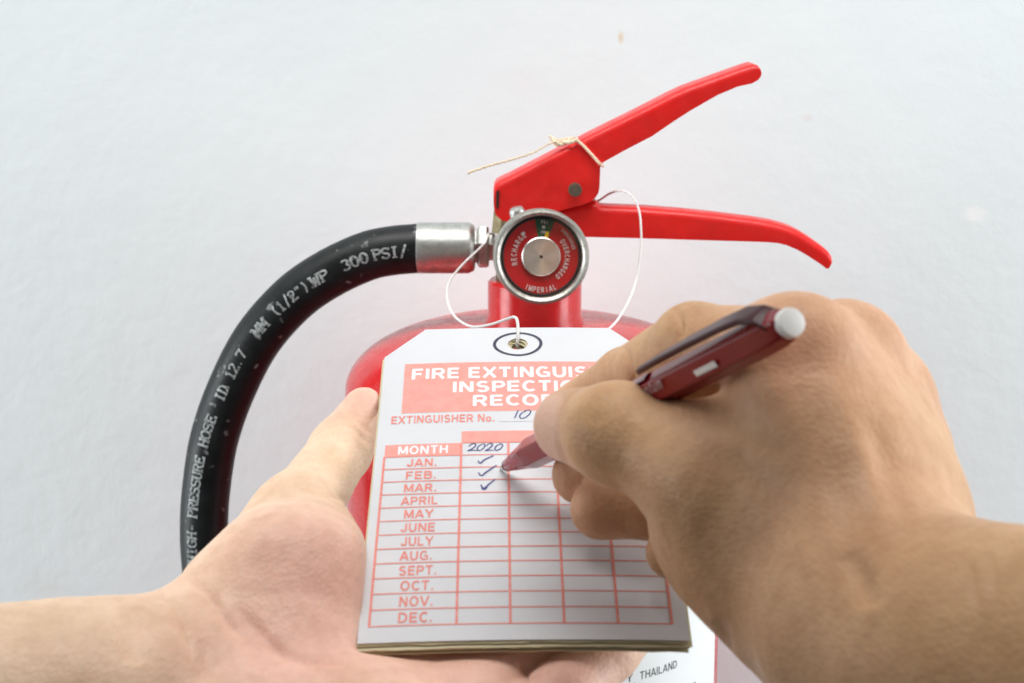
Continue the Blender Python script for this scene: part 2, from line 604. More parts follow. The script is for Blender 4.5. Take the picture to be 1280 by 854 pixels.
z_sh = zpx(486)
z_nk = zpx(404)
BASE_Z = z_sh - 0.42
ext = empty('fire_extinguisher', (AX_X, AX_Y, BASE_Z), 'red fire extinguisher with pressure gauge and squeeze handles mounted on the white wall', 'fire extinguisher')
prof = [(0.0, BASE_Z), (RB - 0.010, BASE_Z), (RB - 0.003, BASE_Z + 0.003), (RB, BASE_Z + 0.010), (RB, z_sh - 0.004)]
RN = 0.0200
for i in range(1, 15):
    t = i / 15 * math.pi / 2
    prof.append((RN + 0.003 + (RB - RN - 0.003) * math.cos(t) ** 0.9, z_sh + (z_nk - z_sh) * math.sin(t)))
prof.append((RN, z_nk + 0.0005))
V, F = lathe([(r, h) for r, h in prof], np.array([AX_X, AX_Y, 0]), (0, 0, 1), 128)
mesh('cylinder', V, F, ext, 'red_body', 40)
z_nt = zpx(349)
V, F = lathe([(RN + 0.0012, z_nk - 0.002), (RN + 0.0008, z_nk + 0.0025), (RN, z_nk + 0.004), (RN, z_nt - 0.0012), (RN - 0.0012, z_nt), (0.012, z_nt)],
             np.array([AX_X, AX_Y, 0]), (0, 0, 1), 96)
mesh('neck_collar', V, F, ext, 'red_body', 40)
V, F = lathe([(0.0165, z_nt), (0.0165, z_nt + 0.005), (0.0145, z_nt + 0.006), (0.0145, zpx(292)), (0.0125, zpx(290)), (0.0125, zpx(272)), (0.006, zpx(270)), (0.006, zpx(250))],
             np.array([AX_X, AX_Y, 0]), (0, 0, 1), 48)
mesh('valve_body', V, F, ext, 'brass', 40)


# pressed steel channel: lofted U section
def channel(name, stations, yf, width, th, rnd, material, close_end=True):
    """stations: ((top px), (bottom px)) slices in the front plane; web on top, flanges hang down"""
    V, F = [], []
    rings = []
    for (tx, ty), (bx, by) in stations:
        a = PY(tx, ty, yf); b_ = PY(bx, by, yf)
        d = b_ - a; ln = np.linalg.norm(d); d /= ln
        r = min(rnd, ln * 0.45)
        ti = min(th, ln * 0.4)
        ring = []
        Y = np.array([0, 1.0, 0])
        # outer, front bottom -> over the web -> back bottom
        ring.append(b_)
        for k in range(6):
            t = k / 5 * math.pi / 2
            ring.append(a + d * (r - r * math.sin(t)) + Y * (r - r * math.cos(t)))
        for k in range(6):
            t = k / 5 * math.pi / 2
            ring.append(a + d * (r - r * math.cos(t)) + Y * (width - r + r * math.sin(t)))
        ring.append(b_ + Y * width)
        # inner
        ring.append(b_ + Y * (width - ti))
        ring.append(a + d * ti + Y * (width - ti))
        ring.append(a + d * ti + Y * ti)
        ring.append(b_ + Y * ti)
        rings.append(ring)
    n = len(rings[0])
    for ring in rings:
        V += ring
    for i in range(len(rings) - 1):
        for k in range(n):
            q = (k + 1) % n
            F.append((i * n + k, i * n + q, (i + 1) * n + q, (i + 1) * n + k))
    e = len(rings) - 1
    F.append(tuple(range(n)))
    F.append(tuple(e * n + k for k in range(n)))
    return mesh(name, V, F, ext, material, 35)


HW = 0.021
YF = AX_Y - HW / 2 - 0.0015
lever = channel('lever', [((616.6, 241), (617.2, 258)), ((617, 235), (618.6, 266)), ((619.5, 230), (620.5, 270)), ((625, 226.5), (629, 276.5)), ((640, 219.5), (641, 277)),
                          ((690, 193.5), (690, 266)), ((727, 174.5), (727, 256.5)), ((737, 169.3), (738, 252.3)), ((743, 166.3), (745, 246.5)),
                          ((746, 164.8), (748.2, 241)), ((748, 163.8), (749.5, 234)), ((749.5, 163), (750.4, 209)), ((752.5, 161.5), (754, 203)),
                          ((780, 148), (782, 187.5)), ((813, 131.5), (815, 170.5)), ((838, 118.5), (842, 152)), ((855, 110.6), (863, 138.5)), ((890, 98), (897, 119)),
                          ((918, 88), (922, 108.5)), ((935, 82), (940, 104.5)), ((942, 80.3), (948, 100)), ((947.5, 82), (951.5, 95)), ((950.5, 86), (952, 91))],
                YF, HW, 0.0024, 0.0034, 'red_handle')
HW2 = HW - 0.0062
handle = channel('carry_handle', [((640, 275), (640, 300)), ((690, 262), (690, 297)), ((722, 257), (722, 296.5)), ((738, 253.5), (738, 296.5)), ((745, 252.5), (745, 296.7)),
                                  ((750, 257.5), (749.5, 296.9)), ((757, 258.3), (757, 297)), ((804.5, 260.3), (800, 298)), ((855, 264.2), (855, 299.7)), ((897, 268.7), (897, 301)),
                                  ((945, 274.8), (940, 302.2)), ((965, 278.2), (960, 303)), ((981, 282.4), (973, 304.2)), ((992, 286.4), (984, 307)), ((1004, 292.6), (998, 313)), ((1015, 299.6), (1010, 320)),
                                  ((1028, 308.8), (1020, 326.6)), ((1036, 315), (1028, 332)), ((1040, 321), (1033, 336)), ((1041, 327), (1036.5, 335.5))],
                 YF + 0.0031, HW2, 0.0024, 0.0034, 'red_handle')
handle.location.y += 0.0


def prism(outline_px, y0, y1):
    """outline traced in the plane y0, extruded back to y1"""
    n = len(outline_px)
    f = [PY(px, py, y0) for px, py in outline_px]
    b_ = [p + np.array([0, y1 - y0, 0]) for p in f]
    F = [tuple(range(n)), tuple(range(2 * n - 1, n - 1, -1))]
    F += [(i, (i + 1) % n, n + (i + 1) % n, n + i) for i in range(n)]
    return f + b_, F


# solid dark prism standing in for the shade inside the lever's end slot
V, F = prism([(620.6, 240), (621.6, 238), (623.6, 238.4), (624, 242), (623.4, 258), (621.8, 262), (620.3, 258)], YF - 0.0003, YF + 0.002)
mesh('lever_slot_shade', V, F, lever, 'dark')
pc = PY(719, 238, YF - 0.004)
V, F = lathe([(0.0028, -0.030), (0.0028, -0.0006), (0.0026, 0.0), (0.0, 0.0001)], pc, (0, -1, 0), 24)
mesh('hinge_pin', V, F, ext, 'darkpin', 40)
# small brass fitting and bolt head peeping out beside the gauge
V, F = lathe([(0.004, 0), (0.004, 0.010), (0.003, 0.0112)], PY(625, 291, 0.742), (0.1, 0, 1), 6)
mesh('valve_fitting', V, F, ext, 'brass', 30)
V, F = lathe([(0.0032, 0), (0.0032, 0.004), (0.0026, 0.0052), (0.0, 0.0056)], PY(649, 275, 0.724), (-0.25, -0.3, 1), 20)
mesh('bolt_head', V, F, ext, 'steel', 40)

# ---- pressure gauge
GY = 0.7000
GC = PY(677, 321.5, GY)
gauge_root = bpy.data.objects.new('pressure_gauge', None)
COL.objects.link(gauge_root)
gauge_root.parent = ext
gauge_root.matrix_parent_inverse = ext.matrix_basis.inverted()
gauge_root.location = tuple(GC)
bpy.context.view_layer.update()
GA = np.array([0.035, -1, 0.10]); GA /= np.linalg.norm(GA)      # face normal, leaning slightly up
GRX = np.cross(GA, (0, 0, 1)); GRX = -GRX / np.linalg.norm(GRX)  # right as seen by the viewer
if GRX[0] < 0:
    GRX = -GRX
GUP = np.cross(GRX, -GA) * -1
if GUP[2] < 0:
    GUP = -GUP
gr = 0.0191


def child_of(o):
    return o


def gmesh(name, V, F, material, smooth=None):
    me = bpy.data.meshes.new(name)
    # local coordinates of the gauge: x right, y up, z towards the viewer
    L_ = [((np.asarray(v) - GC) @ GRX, (np.asarray(v) - GC) @ GUP, (np.asarray(v) - GC) @ GA) for v in V]
    me.from_pydata([tuple(map(float, v)) for v in L_], [], F)
    bm = bmesh.new(); bm.from_mesh(me); bmesh.ops.recalc_face_normals(bm, faces=bm.faces); bm.to_mesh(me); bm.free()
    o = link(name, me, None, material, smooth)
    o.parent = gauge_root
    R_ = Matrix((GRX, GUP, GA)).transposed().to_4x4()
    o.matrix_local = R_
    return o


V, F = lathe([(0.0100, -0.012), (gr - 0.0012, -0.012), (gr, -0.0105), (gr, -0.0014), (gr - 0.0006, -0.0003), (gr - 0.0014, 0.0), (gr - 0.0022, -0.0004), (gr - 0.0027, -0.0014), (gr - 0.0030, -0.0048), (0.004, -0.0052)],
             GC, GA, 96)
gmesh('bezel', V, F, 'bezel', 40)
V, F = lathe([(0.0000, -0.0046), (gr - 0.0030, -0.0046)], GC, GA, 96)
gmesh('dial', [v for v in V], F[:-1] if len(F) > 96 else F, 'dial_red')
V, F = lathe([(gr - 0.0041, -0.0042), (gr - 0.0036, -0.0037), (gr - 0.0029, -0.0040)], GC, GA, 96)
gmesh('gasket_ring', V, F[:-2], 'dark', 60)
V, F = lathe([(0.0078, -0.0040), (0.0078, -0.0034), (0.0074, -0.0031), (0.0012, -0.0029), (0.0, -0.0029)], GC, GA, 64)
gmesh('dial_hub', V, F, 'hub', 30)
V, F = lathe([(0.0007, -0.0030), (0.0006, -0.0026), (0.0, -0.0025)], GC, GA, 16)
gmesh('needle_pivot', V, F, 'dark', 40)


def gl(x, y, z):
    return GC + x * GRX + y * GUP + z * GA


def sector(a0, a1, r0, r1, z, n=12):
    V, F = [], []
    for i in range(n + 1):
        t = math.radians(a0 + (a1 - a0) * i / n)
        V += [gl(math.sin(t) * r0, math.cos(t) * r0, z), gl(math.sin(t) * r1, math.cos(t) * r1, z)]
    for i in range(n):
        F.append((2 * i, 2 * i + 1, 2 * i + 3, 2 * i + 2))
    return V, F


V, F = sector(-9, 21, 0.0070, gr - 0.0037, -0.00445)
gmesh('green_zone', V, F, 'dial_green')
mb = MB()
mb.add(*[([gl(math.sin(math.radians(15)) * r + s * w * math.cos(math.radians(15)), math.cos(math.radians(15)) * r - s * w * math.sin(math.radians(15)), z) for r, w in ((0.0074, 0.0008), (0.0103, 0.0006)) for s in (-1, 1) for z in (-0.0040, -0.0043)],
          [(0, 2, 6, 4), (1, 3, 7, 5), (0, 4, 5, 1), (2, 6, 7, 3), (4, 6, 7, 5), (0, 2, 3, 1)])][0])
mb.build_ = None
gmesh('needle', mb.v, mb.f, 'dial_yellow')


def arc_text(mb, s, a_mid, radius, cap, flip=False, step=None, z=-0.00425, weight=1.15, wide=0.8):
    """letters round the dial; a_mid in degrees clockwise from the top"""
    n = len(s)
    for i, ch in enumerate(s):
        k = (i - (n - 1) / 2) * step * (-1 if flip else 1)
        a = math.radians(a_mid) + k
        ex = np.array([math.cos(a), -math.sin(a)]); ey = np.array([math.sin(a), math.cos(a)])
        if flip:
            ex, ey = -ex, -ey
        c = np.array([math.sin(a), math.cos(a)]) * radius

        def fn(x, y, e):
            q = c + ex * x * wide + ey * y
            return gl(q[0], q[1], z + e)
        put(mb, sans(ch, cap, None, weight), fn)


mb = MB()
arc_text(mb, 'RECHARGE', -72, 0.0109, 0.0022, step=0.165, wide=0.66)
arc_text(mb, 'IMPERIAL', 181, 0.0134, 0.0022, True, step=0.122, wide=0.66)
arc_text(mb, 'OVERCHARGED', 98, 0.0105, 0.0020, step=0.150, wide=0.66)
arc_text(mb, 'OVERCHARGED', 58, 0.0135, 0.0013, step=0.065, wide=0.6)
arc_text(mb, 'PSI', 6, 0.0138, 0.0013, step=0.075)
arc_text(mb, '195', 5, 0.0098, 0.0011, step=0.075)
V, F = sector(2, 8, 0.0112, 0.0124, -0.0042, 3); mb.add(V, F)
V, F = sector(-42, -34, 0.0112, 0.0122, -0.0042, 3); mb.add(V, F)
gmesh('dial_lettering', mb.v, mb.f, 'dial_white')
V, F = lathe([(0.0, -0.0016), (gr - 0.0027, -0.0019)], GC, GA, 64)
gmesh('glass', V, F[:-1], 'glass', 60)
V, F = lathe([(0.0065, -0.036), (0.0065, -0.011)], GC, GA, 24)
gmesh('gauge_stem', V, F, 'brass', 40)

# ---- hose
HY = AX_Y
hp = [(523, 310.5), (490, 313.5), (457, 321), (410, 343), (366, 374), (322, 424), (290, 485), (268, 548), (258, 610), (255, 660), (257, 705), (263, 760), (276, 850), (300, 960), (318, 1060)]
path, arc = spline([PY(px, py, HY) for px, py in hp], 260)
HR = 0.0105
hose_root = bpy.data.objects.new('hose', None)
COL.objects.link(hose_root)
hose_root.parent = ext
hose_root.matrix_parent_inverse = ext.matrix_basis.inverted()
hose_root.location = tuple(PY(600, 310, HY))
bpy.context.view_layer.update()


def hmesh(name, V, F, material, smooth=None):
    o = mesh(name, V, F, None, material, smooth)
    o.parent = hose_root
    o.matrix_parent_inverse = hose_root.matrix_world.inverted()
    return o


V, F = tube(path, HR, 48)
hmesh('hose_tube', V, F, 'rubber', 60)
fx0, fx1 = PY(521, 310, HY), PY(594, 310, HY)
d = fx1 - fx0; ln = np.linalg.norm(d)
V, F = lathe([(0.0098, 0.0), (0.0106, 0.0001), (0.01085, 0.0008), (0.01085, ln - 0.0028), (0.0098, ln - 0.0006), (0.0085, ln)], fx0, d, 40)
hmesh('ferrule', V, F, 'steel', 40)
q0, q1 = PY(594, 309, HY), PY(614, 309, HY)
ln = np.linalg.norm(q1 - q0)
V, F = lathe([(0.0072, -0.001), (0.0072, 0.0006), (0.0088, 0.0012), (0.0093, 0.0020), (0.0093, ln - 0.002), (0.0086, ln - 0.001), (0.006, ln - 0.0008), (0.006, ln + 0.008)], q0, q1 - q0, 6, ref=(0, 0.35, 1))
hmesh('hose_nut', V, F, 'steel', 25)

# slab-serif lettering on the hose
def sf(*pts):
    return [[(x - 0.75, y), (x + 0.75, y)] for x, y in pts]


GL = {
    'H': [[(0.8, 0), (0.8, 6)], [(3.2, 0), (3.2, 6)], [(0.8, 3), (3.2, 3)]] + sf((0.8, 0.25), (0.8, 5.75), (3.2, 0.25), (3.2, 5.75)),
    'I': [[(2, 0), (2, 6)], [(0.9, 0.25), (3.1, 0.25)], [(0.9, 5.75), (3.1, 5.75)]],
    'G': [circ(2, 3, 1.6, 2.7, 50, 325, 16), [(2.1, 2.7), (3.7, 2.7)], [(3.3, 2.7), (3.3, 0.4)], [(3.3, 5.9), (3.3, 4.4)]],
    'P': [[(0.9, 0), (0.9, 6)], [(0.9, 5.7)] + circ(2.3, 4.4, 1.3, 1.3, 90, -90, 8) + [(0.9, 3.1)], [(0.1, 0.25), (1.8, 0.25)], [(0.1, 5.75), (1.2, 5.75)]],
    'R': [[(0.9, 0), (0.9, 6)], [(0.9, 5.7)] + circ(2.2, 4.45, 1.25, 1.25, 90, -90, 8) + [(0.9, 3.2)], [(2.1, 3.2), (3.3, 0.3), (4.0, 0.3)], [(0.1, 0.25), (1.8, 0.25)], [(0.1, 5.75), (1.2, 5.75)]],
    'E': [[(0.9, 0), (0.9, 6)], [(0.1, 5.7), (3.5, 5.7), (3.5, 4.5)], [(0.9, 3.05), (2.7, 3.05)], [(0.1, 0.3), (3.6, 0.3), (3.6, 1.6)], [(2.6, 2.3), (2.6, 3.8)]],
    'S': [circ(2, 4.35, 1.45, 1.35, 40, 270, 12)[:] + circ(2, 1.65, 1.5, 1.35, 90, -140, 12), [(3.3, 5.9), (3.3, 4.6)], [(0.6, 0.1), (0.6, 1.5)]],
    'U': [[(0.8, 6), (0.8, 2)] + circ(2, 1.7, 1.2, 1.5, 180, 360, 10) + [(3.2, 6)]] + sf((0.8, 5.75), (3.2, 5.75)),
    'O': [circ(2, 3, 1.6, 2.75, 0, 360, 20)],
    'D': [[(0.9, 0), (0.9, 6)], [(0.1, 5.7), (1.6, 5.7)] + circ(1.7, 3, 1.8, 2.7, 90, -90, 12) + [(0.1, 0.3)]],
    'M': [[(0.7, 0), (0.7, 6), (2, 2.2), (3.3, 6), (3.3, 0)]] + sf((0.7, 0.25), (3.3, 0.25), (0.4, 5.75), (3.6, 5.75)),
    'W': [[(0.4, 6), (1.2, 0.2), (2, 4.5), (2.8, 0.2), (3.6, 6)]] + sf((0.4, 5.75), (3.6, 5.75)),
    '0': [circ(2, 3, 1.4, 2.75, 0, 360, 20)],
    '1': [[(0.9, 4.7), (2, 5.8), (2, 0)], [(0.8, 0.25), (3.2, 0.25)]],
    '2': [circ(1.9, 4.3, 1.35, 1.45, 170, -25, 10) + [(0.5, 0.3), (3.5, 0.3), (3.5, 1.1)]],
    '3': [circ(1.9, 4.4, 1.3, 1.3, 150, -75, 10), circ(1.9, 1.7, 1.5, 1.45, 75, -150, 10)],
    '7': [[(0.6, 4.8), (0.6, 5.7), (3.4, 5.7), (1.8, 0.2)]],
    '.': [[(1.5, 0.4), (2.3, 0.4)]],
    '-': [[(1.0, 2.7), (3.0, 2.7)]],
    '(': [circ(4.2, 3, 2.4, 4.0, 125, 235, 8)],
    ')': [circ(-0.2, 3, 2.4, 4.0, 55, -55, 8)],
    '/': [[(0.9, -0.8), (3.1, 6.8)]],
    '"': [[(1.4, 6), (1.3, 4.3)], [(2.6, 6), (2.5, 4.3)]],
}
WORDS = [('HIGH-', (247, 671), 3.55), ('PRESSURE', (254, 603), 3.45), ('HOSE', (266, 531), 3.6), ('ID', (281, 486), 3.5), ('12.7', (300, 448), 3.3), ('MM', (331, 407), 3.9),
         ('(1/2")', (366, 369), 3.25), ('WP', (403, 342), 4.1), ('300', (447, 320), 4.0), ('PSI/', (491, 312), 3.7)]
ptan = np.gradient(path, axis=0); ptan /= np.linalg.norm(ptan, axis=1)[:, None]
ppx = to_px(path)
LH = 0.0046 / 6
mb = MB()
bump_k = 0
for w, c, adv in WORDS:
    s0 = arc[np.argmin((ppx[:, 0] - c[0]) ** 2 + (ppx[:, 1] - c[1]) ** 2)]
    adv *= 0.001
    n = len(w)
    for i, ch in enumerate(w):
        # the path runs from the ferrule down, the text from below up
        sc = s0 - (i - (n - 1) / 2) * adv
        for v2, f2 in [q for st_ in GL[ch] for q in stroke_pieces(st_, 1.0, 0.5)]:
            bump_k = (bump_k + 1) % 9
            out = []
            for x, y in v2:
                s = sc - (x - 2) * adv * 0.265
                p = np.array([np.interp(s, arc, path[:, k]) for k in range(3)])
                t = np.array([np.interp(s, arc, ptan[:, k]) for k in range(3)])
                nrm = np.cross(t, (0, 1, 0)); nrm /= np.linalg.norm(nrm)
                if nrm @ np.array([-0.8, 0, 0.6]) < 0:
                    nrm = -nrm
                phi0 = 0.06 + 0.30 * min(1, s / 0.16)
                phi = phi0 + (y - 3) * LH / HR
                out.append(p + (HR + 0.00008 + 0.000012 * bump_k) * (math.cos(phi) * np.array([0, -1, 0]) + math.sin(phi) * nrm))
            mb.add(out, f2)
hmesh('hose_lettering', mb.v, mb.f, 'hose_print')

# ---- label on the cylinder
LR = RB + 0.0003
zl1 = zpx(725, AX_Y - 0.05)
zl0 = zl1 - 0.12
A1 = math.radians(71.5)


def cyl(a, z, off=0.0):
    return np.array([AX_X + (LR + off) * math.sin(a), AX_Y - (LR + off) * math.cos(a), z])


V, F = [], []
n = 60
for i in range(n + 1):
    a = -A1 + 2 * A1 * i / n
    V += [cyl(a, zl0), cyl(a, zl1)]
F = [(2 * i, 2 * i + 2, 2 * i + 3, 2 * i + 1) for i in range(n)]
lab = mesh('instruction_label', V, F, ext, 'label', 60)
mb = MB()


def cyl_hit(px, py):
    d_ = P(px, py, 1.0) - CAM
    ox, oy = CAM[0] - AX_X, CAM[1] - AX_Y
    A_ = d_[0] ** 2 + d_[1] ** 2; B_ = 2 * (ox * d_[0] + oy * d_[1]); C_ = ox ** 2 + oy ** 2 - LR ** 2
    t = (-B_ - math.sqrt(max(0, B_ * B_ - 4 * A_ * C_))) / (2 * A_)
    q = CAM + t * d_
    return math.atan2(q[0] - AX_X, -(q[1] - AX_Y)), q[2]


aT, zT = cyl_hit(800, 843)
aD, zD = cyl_hit(846, 831)
cap = 0.0034
wid = (aD - aT) * LR
am = (aT + aD) / 2
zm = (zT + zD) / 2
put(mb, sans('THAILAND', cap, wid, 0.75), lambda x, y, e: cyl(am + x / LR, zm + y, 0.0001 + e))
put(mb, sans(',', cap, None, 0.75), lambda x, y, e: cyl(aT - 0.0026 / LR + x / LR, zm + y - cap * 0.4, 0.0001 + e))
put(mb, sans('Y', cap, None, 0.75), lambda x, y, e: cyl(aT - 0.0050 / LR + x / LR, zm + y, 0.0001 + e))
a2, z2 = cyl_hit(868, 857)
put(mb, sans('0', cap, None, 0.75), lambda x, y, e: cyl(a2 + x / LR, z2 + y, 0.0001 + e))
o = mesh('label_lettering', mb.v, mb.f, None, 'label_ink')
o.parent = lab

# ------------------------------------------------------------------ tags
def card_mesh(name, w0, th, du=0.0, dv=0.0, rot=0.0, hole=True, jag=0.0):
    hv, hs = HOLE_V, 0.0045
    us = sorted(set([round(x, 6) for x in list(np.linspace(-TW / 2, -hs, 9)) + list(np.linspace(-hs, hs, 5)) + list(np.linspace(hs, TW / 2, 9))]))
    vs = sorted(set([round(x, 6) for x in list(np.linspace(0, hv - hs, 30)) + list(np.linspace(hv - hs, hv + hs, 5)) + list(np.linspace(hv + hs, TL, 4))]))
    bm = bmesh.new()
    grid = {}
    def vert(u, v):
        k = (round(u, 6), round(v, 6))
        if k not in grid:
            grid[k] = bm.verts.new((u, v, 0))
        return grid[k]
    for i in range(len(us) - 1):
        for j in range(len(vs) - 1):
            cu, cv = (us[i] + us[i + 1]) / 2, (vs[j] + vs[j + 1]) / 2
            if abs(cu) < hs and abs(cv - hv) < hs:
                continue
            bm.faces.new([vert(us[i], vs[j]), vert(us[i + 1], vs[j]), vert(us[i + 1], vs[j + 1]), vert(us[i], vs[j + 1])])
    # square ring -> round hole
    ring = []
    e = np.linspace(-hs, hs, 5)
    for x in e[:-1]: ring.append((x, -hs))
    for x in e[:-1]: ring.append((hs, x))
    for x in e[:-1]: ring.append((-x, hs))
    for x in e[:-1]: ring.append((-hs, -x))
    inner = []
    for x, y in ring:
        l = math.hypot(x, y)
        inner.append(bm.verts.new((x / l * 0.0029, hv + y / l * 0.0029, 0)))
    for i in range(16):
        k = (i + 1) % 16
        bm.faces.new([vert(ring[i][0], hv + ring[i][1]), vert(ring[k][0], hv + ring[k][1]), inner[k], inner[i]])
    # cut corners
    c0, c1 = 0.0268, TL - 0.1204
    for s in (-1, 1):
        a = Vector((s * c0, TL, 0)); b_ = Vector((s * TW / 2, TL - c1, 0))
        d_ = (b_ - a); nrm = Vector((-d_.y, d_.x, 0))
        if nrm.x * s < 0: nrm = -nrm
        bmesh.ops.bisect_plane(bm, geom=bm.verts[:] + bm.edges[:] + bm.faces[:], plane_co=a, plane_no=nrm, clear_outer=True)
    if jag:
        for v in bm.verts:
            if v.co.y < 1e-5: v.co.y += random.uniform(-jag, jag)
    bmesh.ops.recalc_face_normals(bm, faces=bm.faces)
    ret = bmesh.ops.extrude_face_region(bm, geom=bm.faces[:])
    for v in [x for x in ret['geom'] if isinstance(x, bmesh.types.BMVert)]:
        v.co.z -= th
    bm.normal_update()
    cr, sr = math.cos(rot), math.sin(rot)
    for v in bm.verts:
        u, vv, w = v.co.x, v.co.y, v.co.z
        u, vv = u * cr - vv * sr + du, u * sr + vv * cr + dv
        v.co = Vector(T(u, vv, w0 + w))
    bmesh.ops.recalc_face_normals(bm, faces=bm.faces)
    me = bpy.data.meshes.new(name)
    bm.to_mesh(me); bm.free()
    return me


tag_root = empty('inspection_tag', T(0, 0, -0.0002), 'white and coral monthly inspection record card with three check marks, topmost of its stack', 'tag', 'cards of the tag stack')
o = link('card', card_mesh('card', 0.0, 0.0002), tag_root, 'paper')
UNDER = [(0.0000, 0.0002, 0.000), (-0.0004, -0.0004, 0.001), (0.0003, 0.0003, -0.002), (-0.0002, -0.0012, 0.004), (0.0006, -0.0002, -0.003), (0.0, -0.0008, 0.002), (0.0005, 0.0004, -0.001), (-0.0003, -0.0014, 0.003)]
TH = 0.00026
for i, (du, dv, rot) in enumerate(UNDER):
    w0 = -0.0002 - 0.00004 - i * (TH + 0.00002)
    o = link('inspection_tag', card_mesh('spare_card', w0, TH, du, dv, rot, jag=0.00015), None, 'card')
    tag(o, 'cream spare tag card packed in the stack beneath the filled-in inspection record', 'tag', 'cards of the tag stack')
STACK = 0.0002 + 0.00004 + len(UNDER) * (TH + 0.00002)


def tsheet(name, prims, lift, material):
    """prims: list of (verts2d (u,v), faces)"""
    mb = MB()
    for k, (v, f) in enumerate(prims):
        mb.add([T(x, y, lift + (k % 6) * 0.000004) for x, y in v], f)
    return mb.build(name, tag_root, material)


def trect(u0, v0, u1, v1, n=10):
    v, f = [], []
    for i in range(n + 1):
        for j in range(5):
            v.append((u0 + (u1 - u0) * i / n, v0 + (v1 - v0) * j / 4))
    for i in range(n):
        for j in range(4):
            f.append((i * 5 + j, i * 5 + j + 1, i * 5 + j + 6, i * 5 + j + 5))
    return np.array(v), f


def ttext(s, u, v, cap, width=None, weight=1.1):
    return [(p + np.array([u, v]), f) for p, f in sans(s, cap, width, weight)]


c0, c1, cs = -0.03568543, -0.0154648, 0.01247494
rs, v0 = 0.00559495, 0.00540186
hb, ht, bt = v0 + 12 * rs, v0 + 13 * rs, 0.08346843
LIFT = 0.00005
tsheet('title_panel', [trect(c0 + 0.0036, 0.0928, 0.0335, 0.1166)], LIFT, 'ink_box')
tsheet('header_panel', [trect(c0, hb, c1, ht), trect(c1, ht, c1 + 4 * cs, bt)], LIFT, 'ink_box')
lw = 0.00042
lines = []
for k in range(0, 13):
    v = v0 + k * rs
    lines.append(trect(c0 - lw / 2, v - lw / 2, c1 + 4 * cs + lw / 2, v + lw / 2, 16))
tsheet('row_lines', lines, LIFT + 0.00003, 'ink_red')
lw2 = 0.0006
cols = [c0] + [c1 + i * cs for i in range(5)]
tsheet('column_lines', [trect(u - lw2 / 2, v0 - lw / 2, u + lw2 / 2, ht if 0 < i < 5 else hb, 1) for i, u in enumerate(cols)] + [trect(c1, ht - lw / 2 - 0.0, c1 + 4 * cs, ht + lw / 2)], LIFT + 0.00006, 'ink_red')


def span(p0, p1):
    a, b_ = tag_uv(*p0), tag_uv(*p1)
    return (a[0] + b_[0]) / 2, (a[1] + b_[1]) / 2, b_[0] - a[0]


uT = [tag_uv(516, 464)[0], tag_uv(567, 481)[0], tag_uv(592, 498.5)[0]]
vT = [tag_uv(640, 463)[1], tag_uv(640, 480.5)[1], tag_uv(640, 498)[1]]
mid = 0.0012
tt = []
for s, u, v in zip(('FIRE EXTINGUISHER', 'INSPECTION', 'RECORD'), uT, vT):
    tt += ttext(s, mid, v - 0.0010, 0.0051, 2 * (mid - u), 1.3)
tsheet('title_lettering', tt, LIFT + 0.00006, 'ink_white')
u, v, w = span((489.5, 526.5), (618, 521.5))
tx = ttext('EXTINGUISHER No.', u, v, 0.0036, w, 1.05)
names = ['JAN.', 'FEB.', 'MAR.', 'APRIL', 'MAY', 'JUNE', 'JULY', 'AUG.', 'SEPT.', 'OCT.', 'NOV.', 'DEC.']
wd = [0.0077, 0.0077, 0.0082, 0.0091, 0.0072, 0.0084, 0.0078, 0.0077, 0.0090, 0.0078, 0.0078, 0.0078]
for i, (s, w) in enumerate(zip(names, wd)):
    tx += ttext(s, -0.0257 + (0.0006 if i > 7 else 0), hb - (i + 0.5) * rs - 0.0001, 0.0035, w, 1.1)
tsheet('form_lettering', tx, LIFT + 0.00003, 'ink_red')
tsheet('month_lettering', ttext('MONTH', -0.0256, hb + 0.5 * rs, 0.0037, 0.0130, 1.25), LIFT + 0.00006, 'ink_white')
a, b_ = tag_uv(624, 527.5), tag_uv(740, 524)
tsheet('number_line', [trect(a[0], a[1], b_[0], a[1] + 0.00018)], LIFT, 'ink_pale')

# handwriting, traced stroke by stroke
hand_px = [
    # 10
    [(643.5, 523), (645.5, 518), (648, 513)],
    [(657.5, 514), (652, 517), (649.5, 521), (652, 523.5), (658, 521.5), (663, 516.5), (662.5, 513), (657, 513.5), (655.5, 515)],
    # 2020
    [(586, 558.5), (589.5, 555.5), (594, 555.2), (594.5, 557.5), (590, 561.5), (584.5, 564), (590, 563.2), (596, 563.5)],
    [(603, 555.5), (598.5, 558), (596.5, 562), (599, 563.8), (604, 561), (606.5, 556.8), (603.5, 555.2)],
    [(608, 558), (611, 555.3), (615, 555.2), (615.3, 557.5), (611.5, 561), (606.5, 563.8), (611, 563.3), (617, 563.3)],
    [(626, 555.2), (621, 557.5), (618.5, 561.5), (621, 563.5), (625.5, 561.3), (628.5, 557), (625.8, 555)],
    # ticks
    [(597.5, 576.5), (600.5, 579.5), (606, 575), (617, 570)],
    [(598, 591.5), (602, 595), (608, 590.5), (621, 582)],
    [(601, 606.5), (605, 612), (610, 607), (619, 599.5)],
]
hw = []
for k, st_ in enumerate(hand_px):
    sp_, _ = spline([tag_uv(*p) for p in st_], 26)
    wdt = 0.00030 if k < 6 else 0.00036
    ww = wdt * (0.75 + 0.45 * np.abs(np.sin(np.linspace(0.4, 2.9, len(sp_)))))
    if k == 8:
        ww[5:12] *= 1.7
    hw.append(ribbon(sp_, ww))
mb = MB()
for k, (v, f) in enumerate(hw):
    mb.add([T(x, y, LIFT + 0.00006 + 0.00001 * k) for x, y in v], f)
mb.build('handwriting', tag_root, 'ink_pen')
